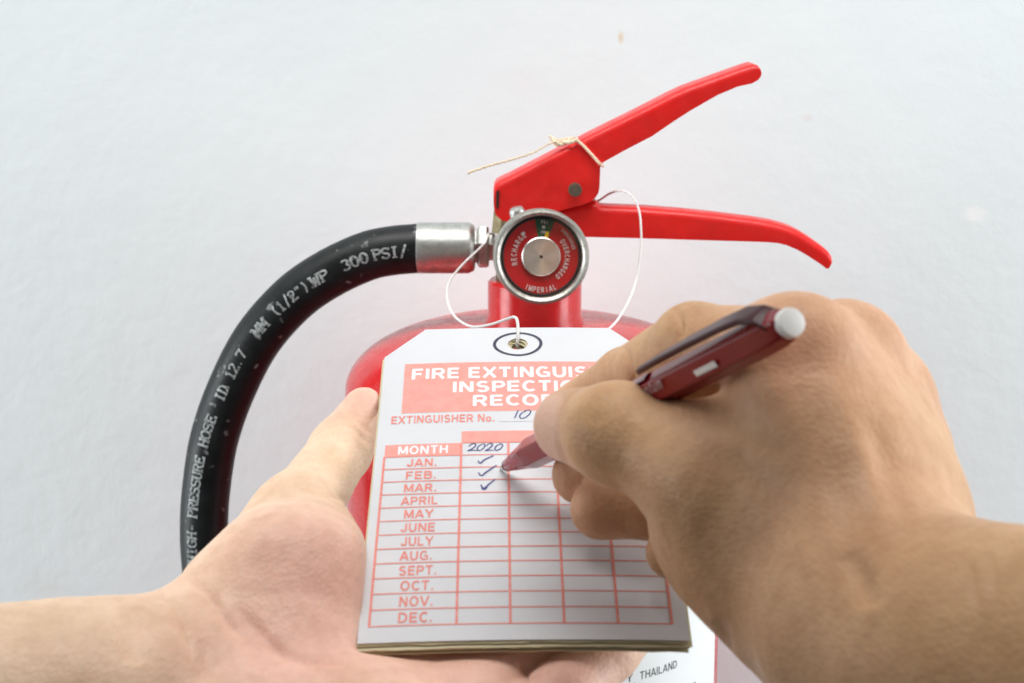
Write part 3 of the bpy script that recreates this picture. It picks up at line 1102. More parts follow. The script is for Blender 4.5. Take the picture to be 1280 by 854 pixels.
# ring printed round the hole
hv = HOLE_V
uh = 0.0
t = np.linspace(0, 2 * math.pi, 61)
v, f = ribbon(np.stack([uh + 0.0066 * np.cos(t) * (1 + 0.03 * np.sin(2 * t + 0.5)), hv + RING_R * np.sin(t) * (1 + 0.04 * np.cos(t + 0.7))], 1), 0.0009)
tsheet('hole_ring', [(v, f)], LIFT, 'ink_dark')

# ------------------------------------------------------------------ strings
def string(name, pts, r, material, label, group=None, fuzz=0.0):
    p, _ = spline(pts, 160)
    if fuzz:
        p = p + np.cumsum(np.random.normal(0, fuzz, p.shape), axis=0) * np.linspace(0, 1, len(p))[:, None] * np.linspace(1, 0, len(p))[:, None]
    V, F = tube(p, r, 10)
    o = mesh(name, V, F, None, material, 60)
    tag(o, label, 'string', group)
    return o


hole = T(0, hv, -0.0012)
pts = [PY(640, 300, AX_Y + 0.022), PY(612, 292, 0.742), PY(609, 300, 0.735), PY(597, 313, 0.732), PY(578, 331, 0.725), PY(562, 352, 0.715), PY(559, 374, 0.70), PY(568, 395, 0.68), P(588, 408, 0.63), P(612, 406, 0.59), P(633, 399, 0.557), P(643, 396.5, 0.532),
       P(646.8, 402, 0.522), P(647.5, 416, 0.5165), P(646.5, 428, 0.512), T(-0.0002, hv, -0.0004), T(0.001, hv + 0.003, -0.0045), P(690, 420, 0.56), P(735, 418, 0.62), P(758, 413, 0.655), P(776, 394, 0.685), PY(793, 358, 0.705), PY(801, 310, 0.715), PY(801, 282, 0.720), PY(799, 264, 0.724), PY(792, 247, 0.727), PY(778, 238.5, 0.733), PY(762, 242, 0.745), PY(748, 251, AX_Y + 0.004), PY(720, 262, AX_Y + 0.006)]
string('string', pts, 0.00045, 'string', 'thin white cotton string looped from the valve through the hole of the tags')

tw = MB()
yb = YF + HW + 0.0008
yt = YF - 0.0008
loop = [PY(722, 176, yt), PY(730, 183, yt), PY(741, 195, yt), PY(750.5, 205.5, yt), PY(753.5, 207.5, AX_Y), PY(752, 206, yb), PY(738, 190, yb), PY(726, 176, yb), PY(722, 173.6, AX_Y + 0.004), PY(721, 174, AX_Y - 0.006), PY(722, 176, yt)]
p, _ = spline(loop, 90)
tw.add(*tube(p, 0.00062, 8))
p, _ = spline([PY(721, 175, YF), PY(712, 178, YF - 0.0006), PY(704, 177.5, YF + 0.002), PY(696, 181, YF + 0.003), PY(690, 174, YF + 0.004), PY(699, 176, YF + 0.006), PY(710, 174, YF + 0.006), PY(718, 173.5, YF + 0.004)], 60)
tw.add(*tube(p, 0.00085, 8))
p, _ = spline([PY(712, 176, YF + 0.004), PY(701, 181, YF + 0.001), PY(696, 178, YF + 0.001), PY(689, 172, YF + 0.003), PY(686.5, 170, YF + 0.003)], 40)
tw.add(*tube(p, np.linspace(0.0010, 0.0005, 40), 8))
p, _ = spline([PY(700, 177, YF + 0.002), PY(688, 179, YF), PY(668, 190, YF - 0.002), PY(642, 199, YF - 0.004), PY(612, 207, YF - 0.006), PY(584, 216.5, YF - 0.008)], 70)
p = p + np.random.normal(0, 0.00008, p.shape)
tw.add(*tube(p, np.linspace(0.0004, 0.0006, 70) * (1 + 0.15 * np.sin(np.arange(70) * 1.7)), 8))
o = tw.build('twine', None, 'twine', 60)
tag(o, 'tan twine knotted round the upper red lever with one loose end', 'twine')

# ------------------------------------------------------------------ pen
tip = T(*tag_uv(625.5, 587), 0.0002)
PLEN = 0.140
lo, hi = 0.25, 0.46
for _ in range(50):
    md = (lo + hi) / 2
    if np.linalg.norm(P(989, 403, md) - tip) > PLEN: lo = md
    else: hi = md
tail = P(989, 403, md)
PA = (tail - tip) / PLEN
pen = empty('pen', tip, 'dark red ballpoint pen with clip and white end plug held in the writing hand', 'pen')


def pmesh(name, V, F, material, smooth=40):
    return mesh(name, V, F, pen, material, smooth)


V, F = lathe([(0.0, 0.0), (0.0003, 0.0001), (0.0005, 0.0008), (0.0009, 0.0026), (0.0011, 0.0048)], tip, PA, 20)
pmesh('pen_tip', V, F, 'pen_tip')
V, F = lathe([(0.0013, 0.0046), (0.0015, 0.0048), (0.0017, 0.0054), (0.0024, 0.0098), (0.0030, 0.0140), (0.0034, 0.0180), (0.0036, 0.0215)], tip, PA, 32)
pmesh('grip_cone', V, F, 'pen_bright')
V, F = lathe([(0.0014, 0.0042), (0.00158, 0.0044), (0.00158, 0.0050), (0.0014, 0.0052)], tip, PA, 24)
pmesh('nozzle_ring', V, F, 'pen_clip')
HEX = (CAM - tip)
V, F = lathe([(0.0030, 0.0128), (0.0041, 0.0190), (0.0042, 0.0200), (0.0042, 0.128), (0.0040, 0.1355), (0.0035, 0.1385), (0.0029, 0.139)], tip, PA, 6, ref=HEX)
barrel = pmesh('barrel', V, F, 'pen', 20)
bv = barrel.modifiers.new('bevel', 'BEVEL'); bv.width = 0.0004; bv.segments = 2; bv.limit_method = 'ANGLE'
V, F = lathe([(0.0029, 0.1385), (0.0030, 0.1398), (0.0028, 0.1405), (0.0018, 0.1407), (0.0, 0.14075)], tip, PA, 32)
pmesh('end_plug', V, F, 'pen_white')
# frame of the pen seen by the viewer: side towards the camera and side pointing up in the picture
vd = CAM - (tip + tail) / 2; vd -= PA * (vd @ PA); vd /= np.linalg.norm(vd)
ud = np.cross(PA, vd)
if ud @ CU < 0: ud = -ud
cdir = ud * 0.94 + vd * 0.34
cdir /= np.linalg.norm(cdir)
cside = np.cross(PA, cdir)


def pp(s, out, side):
    return tip + PA * s + cdir * out + cside * side


# clip: rises from the tail, runs back along the barrel
V, F = [], []
cl = [(0.1365, 0.0020, 0.0031), (0.1340, 0.0050, 0.0026), (0.1300, 0.0064, 0.0024), (0.1220, 0.0068, 0.0022), (0.1080, 0.0069, 0.0017), (0.0960, 0.0068, 0.0013), (0.0880, 0.0066, 0.0010), (0.0855, 0.0064, 0.0007)]
for s, o_, w in cl:
    V += [pp(s, o_, -w), pp(s, o_, w), pp(s, o_ - 0.0014, w), pp(s, o_ - 0.0014, -w)]
for i in range(len(cl) - 1):
    for k in range(4):
        q = (k + 1) % 4
        F.append((i * 4 + k, i * 4 + q, i * 4 + 4 + q, i * 4 + 4 + k))
F += [(0, 1, 2, 3), tuple(len(V) - 4 + k for k in range(4))]
clip = pmesh('clip', V, F, 'pen_clip', 50)
bv = clip.modifiers.new('bevel', 'BEVEL'); bv.width = 0.0004; bv.segments = 2


def pen_patch(s0, s1, a0, a1, r, n=10):
    """patch of the barrel; angle 0 faces the camera, + towards the top"""
    V, F = [], []
    for i in range(n + 1):
        a = a0 + (a1 - a0) * i / n
        dr = math.cos(a) * vd + math.sin(a) * ud
        V += [tip + PA * s0 + dr * r, tip + PA * s1 + dr * r]
    for i in range(n):
        F.append((2 * i, 2 * i + 1, 2 * i + 3, 2 * i + 2))
    return V, F


V, F = pen_patch(0.046, 0.0875, 0.85, 1.7, 0.00425)
mesh('mauve_stripe', V, F, barrel, 'pen_band', 60)
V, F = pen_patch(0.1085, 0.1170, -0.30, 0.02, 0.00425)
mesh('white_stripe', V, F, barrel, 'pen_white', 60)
mb = MB()
def pen_fn(s0, a0):
    return lambda x, y, e: tip + PA * (s0 + x) + (0.00425 + e) * (math.cos(a0 + y / 0.0038) * vd + math.sin(a0 + y / 0.0038) * ud)


put(mb, sans('Quantum', 0.0026, 0.0135, 0.95), pen_fn(0.0885, 0.30))
o = mb.build('barrel_lettering', barrel, 'pen_print')


# ------------------------------------------------------------------ hands: smooth-blended volumes meshed as one skin
class Field:
    def __init__(self, lo, hi, h):
        self.lo, self.h = np.asarray(lo, float), h
        self.n = np.ceil((np.asarray(hi) - self.lo) / h).astype(int) + 1
        self.ax = [self.lo[k] + h * np.arange(self.n[k]) for k in range(3)]

    def new(self):
        return np.full(self.n, 1.0, np.float32)

    def box(self, lo, hi):
        i0 = np.clip(np.floor((lo - self.lo) / self.h).astype(int), 0, self.n)
        i1 = np.clip(np.ceil((hi - self.lo) / self.h).astype(int) + 1, 0, self.n)
        return tuple(slice(a, b_) for a, b_ in zip(i0, i1))

    def coords(self, sl):
        return [self.ax[k][sl[k]].astype(np.float32).reshape([-1 if j == k else 1 for j in range(3)]) for k in range(3)]

    def cone(self, D, a, b_, ra, rb, k=0.004, flat=None):
        """blend a tapered capsule into D; flat=(dir, s) squashes its section along dir by s"""
        a, b_ = np.asarray(a, float), np.asarray(b_, float)
        R = max(ra, rb) * (1.0 if flat is None or flat[1] <= 1 else flat[1]) + k + 4 * self.h
        sl = self.box(np.minimum(a, b_) - R, np.maximum(a, b_) + R)
        if any(s.stop <= s.start for s in sl): return
        X, Y, Z = self.coords(sl)
        ab = b_ - a
        l2 = float(ab @ ab) + 1e-12
        px, py, pz = X - a[0], Y - a[1], Z - a[2]
        t = np.clip((px * ab[0] + py * ab[1] + pz * ab[2]) / l2, 0, 1)
        qx, qy, qz = px - t * ab[0], py - t * ab[1], pz - t * ab[2]
        sq = qx * qx + qy * qy + qz * qz
        if flat is not None:
            f = np.asarray(flat[0], float)
            f = f - ab * (f @ ab) / l2 if l2 > 1e-9 else f
            f /= np.linalg.norm(f)
            c = qx * f[0] + qy * f[1] + qz * f[2]
            sq = sq + c * c * (1.0 / flat[1] ** 2 - 1.0)
        d = np.sqrt(sq) - (ra + (rb - ra) * t)
        self.smin(D, sl, d, k)

    def smin(self, D, sl, d, k):
        cur = D[sl]
        hh = np.maximum(k - np.abs(cur - d), 0) / k
        D[sl] = np.minimum(cur, d) - hh * hh * k * 0.25

    def merge(self, D, E_, k):
        hh = np.maximum(k - np.abs(D - E_), 0) / k
        return np.minimum(D, E_) - hh * hh * k * 0.25

    def near(self, pts, sigma):
        X, Y, Z = self.coords(tuple(slice(0, n) for n in self.n))
        out = np.zeros(self.n, np.float32)
        for p in pts:
            d2 = (X - p[0]) ** 2 + (Y - p[1]) ** 2 + (Z - p[2]) ** 2
            out = np.maximum(out, np.exp(-d2 / sigma ** 2))
        return out

    def nets(self, D):
        s = D < 0
        n = self.n
        cell = np.zeros(n - 1, np.int8)
        for dx in (0, 1):
            for dy in (0, 1):
                for dz in (0, 1):
                    cell += s[dx:n[0] - 1 + dx, dy:n[1] - 1 + dy, dz:n[2] - 1 + dz]
        act = np.argwhere((cell > 0) & (cell < 8))
        idx = -np.ones(n - 1, np.int64)
        idx[tuple(act.T)] = np.arange(len(act))
        acc = np.zeros((len(act), 3)); cnt = np.zeros(len(act))
        cor = [(0, 0, 0), (1, 0, 0), (0, 1, 0), (1, 1, 0), (0, 0, 1), (1, 0, 1), (0, 1, 1), (1, 1, 1)]
        ed = [(0, 1), (2, 3), (4, 5), (6, 7), (0, 2), (1, 3), (4, 6), (5, 7), (0, 4), (1, 5), (2, 6), (3, 7)]
        vals = [D[tuple((act + c).T)] for c in cor]
        for a, b_ in ed:
            va, vb = vals[a], vals[b_]
            m_ = (va < 0) != (vb < 0)
            t = np.where(m_, va / np.where(m_, va - vb, 1), 0)
            p = np.array(cor[a]) + t[:, None] * (np.array(cor[b_]) - np.array(cor[a]))
            acc[m_] += p[m_]; cnt[m_] += 1
        V = self.lo + self.h * (act + acc / cnt[:, None])
        faces = []
        for axis in range(3):
            u, v = [(1, 2), (2, 0), (0, 1)][axis]
            sa = [slice(0, n[k]) for k in range(3)]; sb = list(sa)
            sa[axis] = slice(0, n[axis] - 1); sb[axis] = slice(1, n[axis])
            A_, B_ = s[tuple(sa)], s[tuple(sb)]
            e = np.argwhere(A_ != B_)
            ok = (e[:, u] > 0) & (e[:, v] > 0) & (e[:, u] < n[u] - 1) & (e[:, v] < n[v] - 1)
            e = e[ok]
            du = np.zeros(3, int); du[u] = 1
            dv = np.zeros(3, int); dv[v] = 1
            q = np.stack([idx[tuple((e - du - dv).T)], idx[tuple((e - dv).T)], idx[tuple(e.T)], idx[tuple((e - du).T)]], 1)
            flip = ~A_[tuple(e.T)]
            q[flip] = q[flip][:, ::-1]
            faces.append(q)
        return V, np.vstack(faces)


def finish_hand(name, V, Q, creases, patches, material, label, nails=()):
    """relax, carve creases, store colour masks, link as one mesh"""
    nv = len(V)
    E_ = np.vstack([Q[:, [0, 1]], Q[:, [1, 2]], Q[:, [2, 3]], Q[:, [3, 0]]])
    deg = np.bincount(E_.ravel(), minlength=nv)[:, None]
    for it in range(6):
        acc = np.zeros_like(V)
        np.add.at(acc, E_[:, 0], V[E_[:, 1]]); np.add.at(acc, E_[:, 1], V[E_[:, 0]])
        k = 0.5 if it % 2 == 0 else -0.52
        V = V + k * (acc / deg - V)
    def normals(V):
        fn = np.cross(V[Q[:, 2]] - V[Q[:, 0]], V[Q[:, 3]] - V[Q[:, 1]])
        N_ = np.zeros_like(V)
        for k in range(4):
            np.add.at(N_, Q[:, k], fn)
        return N_ / (np.linalg.norm(N_, axis=1)[:, None] + 1e-15)
    Nn = normals(V)
    px = to_px(V)
    view = CAM - V; view /= np.linalg.norm(view, axis=1)[:, None]
    front = np.clip((np.einsum('ij,ij->i', Nn, view) + 0.15) / 0.3, 0, 1)
    cre = np.zeros(nv)
    for pts, wpx, depth, drange in creases:
        c, _ = spline(pts, 40)
        d2 = np.full(nv, 1e9); tp = np.zeros(nv)
        for i in range(len(c) - 1):
            a, b_ = c[i], c[i + 1]
            ab = b_ - a
            t = np.clip(((px[:, 0] - a[0]) * ab[0] + (px[:, 1] - a[1]) * ab[1]) / (ab @ ab + 1e-9), 0, 1)
            dd = (px[:, 0] - a[0] - t * ab[0]) ** 2 + (px[:, 1] - a[1] - t * ab[1]) ** 2
            tp = np.where(dd < d2, (i + t) / (len(c) - 1), tp)
            d2 = np.minimum(d2, dd)
        inr = ((px[:, 2] > drange[0]) & (px[:, 2] < drange[1])) if drange else 1.0
        cre += np.exp(-d2 / wpx ** 2) * depth * front * inr * np.sqrt(np.clip(np.sin(np.pi * np.clip(tp, 0.0, 1.0)), 0, 1))
    V = V - Nn * cre[:, None]
    me = bpy.data.meshes.new(name)
    me.from_pydata([], [], [])
    me.vertices.add(nv); me.vertices.foreach_set('co', V.astype(np.float32).ravel())
    me.loops.add(len(Q) * 4); me.loops.foreach_set('vertex_index', Q.astype(np.int32).ravel())
    me.polygons.add(len(Q)); me.polygons.foreach_set('loop_start', np.arange(0, len(Q) * 4, 4, dtype=np.int32))
    me.update(calc_edges=True); me.validate()
    me.polygons.foreach_set('use_smooth', [True] * len(me.polygons))
    for key, blobs in patches.items():
        at = me.attributes.new(key, 'FLOAT', 'POINT')
        val = np.zeros(nv)
        for c, r, amt in blobs:
            val = np.maximum(val, amt * np.exp(-((V - c) ** 2).sum(1) / r ** 2))
        if key == 'nail':
            for poly, dr in nails:
                ins = np.zeros(nv, bool)
                for (x0, y0), (x1, y1) in zip(poly, poly[1:] + poly[:1]):
                    c_ = ((y0 > px[:, 1]) != (y1 > px[:, 1])) & (px[:, 0] < (x1 - x0) * (px[:, 1] - y0) / (y1 - y0 + 1e-9) + x0)
                    ins ^= c_
                val = np.maximum(val, 1.0 * (ins & (px[:, 2] > dr[0]) & (px[:, 2] < dr[1])).astype(float))
            for _ in range(5):
                acc = np.zeros(nv)
                np.add.at(acc, E_[:, 0], val[E_[:, 1]]); np.add.at(acc, E_[:, 1], val[E_[:, 0]])
                val = 0.5 * val + 0.5 * acc / deg[:, 0]
        at.data.foreach_set('value', val.astype(np.float32))
    o = link(name, me, None, material)
    tag(o, label, 'hand', 'hands of one person')
    return o, V, Nn


def skin(name, base, pink, brown, rough=0.5):
    m = mat(name, base, rough, 0, Subsurface_Weight=0.22, Subsurface_Scale=0.004, Specular_IOR_Level=0.32)
    nt, N, L, b = nodes(m)
    b.inputs['Subsurface Radius'].default_value = (1.0, 0.35, 0.18)
    at = N.new('ShaderNodeAttribute'); at.attribute_name = 'pink'
    ab = N.new('ShaderNodeAttribute'); ab.attribute_name = 'brown'
    an = N.new('ShaderNodeAttribute'); an.attribute_name = 'nail'
    n1 = noise(m, 55, 5, 0.6)
    n2 = noise(m, 240, 4, 0.6)
    c = mix(m, at.outputs['Fac'], base, pink)
    c = mix(m, ab.outputs['Fac'], c, brown)
    c = mix(m, 1.0, c, ramp(m, n1, [(0.3, (0.88, 0.83, 0.79)), (0.7, (1.07, 1.07, 1.09))]), 'MULTIPLY')
    c = mix(m, 1.0, c, ramp(m, n2, [(0.32, (0.93, 0.90, 0.88)), (0.62, (1.02, 1.02, 1.02))]), 'MULTIPLY')
    c = mix(m, an.outputs['Fac'], c, (0.66, 0.41, 0.30))
    setc(m, c)
    # fine relief: crossing skin lines and pores
    tc = N.new('ShaderNodeTexCoord')
    vo = N.new('ShaderNodeTexVoronoi'); vo.inputs['Scale'].default_value = 850; vo.feature = 'F1'
    mp = N.new('ShaderNodeMapping'); mp.inputs['Scale'].default_value = (1, 0.65, 1.2); mp.inputs['Rotation'].default_value = (0.3, 0.5, 0.6)
    L.new(tc.outputs['Object'], mp.inputs['Vector']); L.new(mp.outputs[0], vo.inputs['Vector'])
    bump(m, vo.outputs['Distance'], 0.24, 0.0005)
    bump(m, n2, 0.25, 0.0006)
    bump(m, n1, 0.12, 0.0012)
    setc(m, ramp(m, n2, [(0.3, (rough + 0.08,) * 3), (0.7, (rough - 0.06,) * 3)]), 'Roughness')
    return m


M['skin_palm'] = skin('skin of the palm', (0.88, 0.645, 0.455), (0.92, 0.56, 0.465), (0.76, 0.53, 0.35))
M['skin_back'] = skin('skin of the hand back', (0.60, 0.365, 0.19), (0.71, 0.40, 0.265), (0.38, 0.20, 0.10))

mm = 0.001


# ---- right hand (writing)
def right_hand():
    J = {
        'wr': P(1130, 800, 0.352), 'f1': P(1225, 850, 0.330), 'f2': P(1720, 905, 0.285),
        'tm': P(898, 594, 0.377), 'tc': P(1018, 715, 0.372), 'ti': P(772, 542, 0.391), 'tt': P(713, 532, 0.410),
        'i0': P(1000, 442, 0.372), 'i1': P(868, 430, 0.398), 'i2': P(783, 476, 0.436), 'i3': P(722, 508, 0.458),
        'm0': P(1058, 446, 0.392), 'm1': P(895, 490, 0.425), 'm2': P(785, 562, 0.436), 'm3': P(727, 594, 0.441),
        'r0': P(1098, 498, 0.402), 'r1': P(925, 570, 0.420), 'r2': P(820, 630, 0.428), 'r3': P(752, 636, 0.430),
        'l0': P(1122, 572, 0.402), 'l1': P(960, 660, 0.404), 'l2': P(892, 690, 0.412), 'l3': P(842, 690, 0.416),
    }
    J['f3'] = J['f2'] + (J['f2'] - J['f1']) / np.linalg.norm(J['f2'] - J['f1']) * 0.13
    pts = np.array(list(J.values()))
    lo = pts.min(0) - 0.042; hi = pts.max(0) + 0.042
    F_ = Field(lo, hi, 0.00095)
    D = F_.new()
    back = J['i0'] - J['l0']
    # palm: metacarpals + filling
    nb = np.cross(J['m0'] - J['wr'], J['i0'] - J['l0']); nb /= np.linalg.norm(nb)
    if nb @ (CAM - J['m0']) < 0: nb = -nb
    wr = J['wr']
    across = np.cross(nb, J['m0'] - wr); across /= np.linalg.norm(across)
    if across @ (J['i0'] - J['l0']) < 0: across = -across
    wi, wl = wr + across * 11 * mm, wr - across * 12 * mm
    wm = wr + across * 3 * mm
    wrr = wr - across * 5 * mm
    D2 = D
    F_.cone(D2, wi, J['i0'] - nb * 2 * mm, 15 * mm, 11.5 * mm, 8 * mm)
    F_.cone(D2, wm, J['m0'] - nb * 2 * mm, 16 * mm, 11.5 * mm, 9 * mm)
    F_.cone(D2, wrr, J['r0'] - nb * 2 * mm, 16 * mm, 11 * mm, 9 * mm)
    F_.cone(D2, wl, J['l0'] - nb * 2 * mm, 15 * mm, 10.5 * mm, 9 * mm)
    # palm bulk below the metacarpals
    F_.cone(D2, wr - nb * 4 * mm, (J['m0'] + J['r0']) / 2 - nb * 9 * mm, 19 * mm, 12 * mm, 10 * mm)
    # thumb root
    F_.cone(D2, wi - nb * 3 * mm, J['tc'], 17 * mm, 17 * mm, 12 * mm)
    F_.cone(D2, J['tc'], J['tm'], 16.5 * mm, 13.5 * mm, 9 * mm)
    F_.cone(D2, P(975, 700, 0.383), P(885, 645, 0.396), 17 * mm, 13 * mm, 9 * mm)
    F_.cone(D2, P(1035, 790, 0.372), P(912, 690, 0.390), 16 * mm, 13.5 * mm, 10 * mm)
    # web between thumb and index
    F_.cone(D2, P(1000, 560, 0.375), P(950, 560, 0.383), 13 * mm, 9 * mm, 14 * mm)
    F_.cone(D2, P(1030, 560, 0.372), J['i0'] - nb * 4 * mm, 14 * mm, 9 * mm, 10 * mm)
    # tendons and webs fill the valleys between the knuckles
    for a_, b_ in (('i0', 'm0'), ('m0', 'r0'), ('r0', 'l0')):
        F_.cone(D2, (J[a_] + J[b_]) / 2 - nb * 0.5 * mm, wr * 0.45 + (J[a_] + J[b_]) / 2 * 0.55, 10.5 * mm, 14 * mm, 8 * mm)
    F_.cone(D2, P(925, 640, 0.379), P(990, 645, 0.373), 15.5 * mm, 16.5 * mm, 12 * mm)
    # knuckle caps
    for k in ('i0', 'm0', 'r0', 'l0'):
        F_.cone(D2, J[k] + nb * 0.5 * mm, J[k] + nb * 0.6 * mm, 10 * mm, 10 * mm, 6 * mm)
    # thumb
    F_.cone(D2, J['tm'], J['ti'], 12.6 * mm, 10.6 * mm, 7 * mm)
    F_.cone(D2, J['ti'], J['tt'], 11.0 * mm, 8.6 * mm, 4 * mm)
    # forearm and wrist
    F_.cone(D2, wr, J['f1'], 23 * mm, 26.5 * mm, 14 * mm)
    F_.cone(D2, J['f1'], J['f2'], 27 * mm, 31 * mm, 10 * mm)
    F_.cone(D2, J['f2'], J['f3'], 31 * mm, 38 * mm, 10 * mm)
    # fingers, kept apart from one another
    R = {'i': (9.8, 8.9, 7.7, 6.6), 'm': (10, 9.2, 8.2, 7.4), 'r': (9.6, 8.7, 8.2, 7.6), 'l': (8.8, 7.8, 7.2, 6.6)}
    FG = F_.new()
    for k, rr in R.items():
        G_ = F_.new()
        for q in range(3):
            F_.cone(G_, J[k + str(q)], J[k + str(q + 1)], rr[q] * mm, rr[q + 1] * mm, 3 * mm)
        FG = F_.merge(FG, G_, 0.8 * mm)
    kf = 1.2 * mm + 9 * mm * F_.near([J['i0'], J['m0'], J['r0'], J['l0']], 0.017)
    D = F_.merge(D, FG, kf)
    V, Q = F_.nets(D)
    creases = [
        ([(781, 432), (786, 452), (789, 466), (796, 492)], 3.5, 1.3 * mm, (0.40, 0.46)),
        ([(845, 384), (852, 402), (850, 428)], 3.5, 1.1 * mm, (0.36, 0.42)),
        ([(860, 388), (863, 404)], 2.5, 0.35 * mm, (0.36, 0.42)),
        ([(742, 496), (737, 512), (739, 530)], 2.5, 0.6 * mm, (0.36, 0.42)),
        ([(752, 490), (746, 508), (748, 532)], 2.5, 0.6 * mm, (0.36, 0.42)),
        ([(762, 488), (757, 506), (757, 528)], 2.5, 0.6 * mm, (0.36, 0.42)),
        ([(800, 640), (815, 690), (850, 745)], 9, 0.6 * mm, (0.3, 0.42)),
        ([(706, 488), (699, 512), (697, 535), (699, 555), (705, 572), (714, 592)], 3.0, 0.5 * mm, (0.385, 0.44)),
        ([(895, 775), (905, 800), (908, 835)], 10, 1.2 * mm, None),
        ([(1060, 690), (1075, 720), (1085, 760)], 16, 1.6 * mm, None),
        ([(880, 545), (930, 560), (985, 600)], 14, -0.4 * mm, None),
        ([(900, 590), (870, 640), (860, 690)], 16, -0.3 * mm, None),
        ([(1035, 470), (1080, 590), (1110, 690)], 16, -0.5 * mm, None),
        ([(1000, 480), (1040, 600), (1080, 700)], 16, 0.35 * mm, None),
        ([(1085, 520), (1120, 610), (1140, 680)], 14, 0.6 * mm, None),
        ([(1090, 585), (1105, 588), (1125, 584)], 4, 0.3 * mm, None),
        ([(930, 610), (965, 650), (990, 710)], 12, -0.3 * mm, None),
        ([(1020, 600), (1000, 660), (1010, 720)], 10, -0.3 * mm, None),
        ([(1200, 690), (1215, 720), (1220, 760)], 5, 0.4 * mm, None),
        ([(1225, 680), (1242, 715), (1246, 760)], 5, 0.3 * mm, None),
        ([(770, 486), (766, 505), (768, 524)], 2.4, 0.4 * mm, (0.36, 0.42)),
        ([(872, 386), (874, 402)], 2.5, 0.4 * mm, (0.36, 0.42)),
    ]
    pinks = [(J['i0'], 0.022, 0.8), (J['m0'], 0.02, 0.8), (J['r0'], 0.02, 0.7), (J['l0'], 0.02, 0.6), (J['tt'], 0.014, 0.8), (P(905, 545, 0.375), 0.016, 0.5), (J['i3'], 0.014, 0.8), (J['i2'], 0.012, 0.4),
             (J['m3'], 0.014, 0.6), (J['r3'], 0.014, 0.6), (P(1050, 620, 0.345), 0.03, 0.35)]
    browns = [(P(735, 515, 0.40), 0.006, 0.55), (P(1085, 720, 0.33), 0.014, 0.35), (P(780, 505, 0.398), 0.008, 0.2), (J['m2'], 0.016, 0.5), (J['r2'], 0.016, 0.5)]
    o, V, Nn = finish_hand('hand', V, Q, creases, {'pink': pinks, 'brown': browns, 'nail': []}, 'skin_back',
                           'right hand gripping the pen, its back and bent knuckles showing',
                           nails=[([(660, 520), (680, 494), (704, 492), (698, 512), (696, 535), (698, 555), (704, 572), (712, 590), (690, 590), (660, 560)], (0.385, 0.432))])
    return o, J


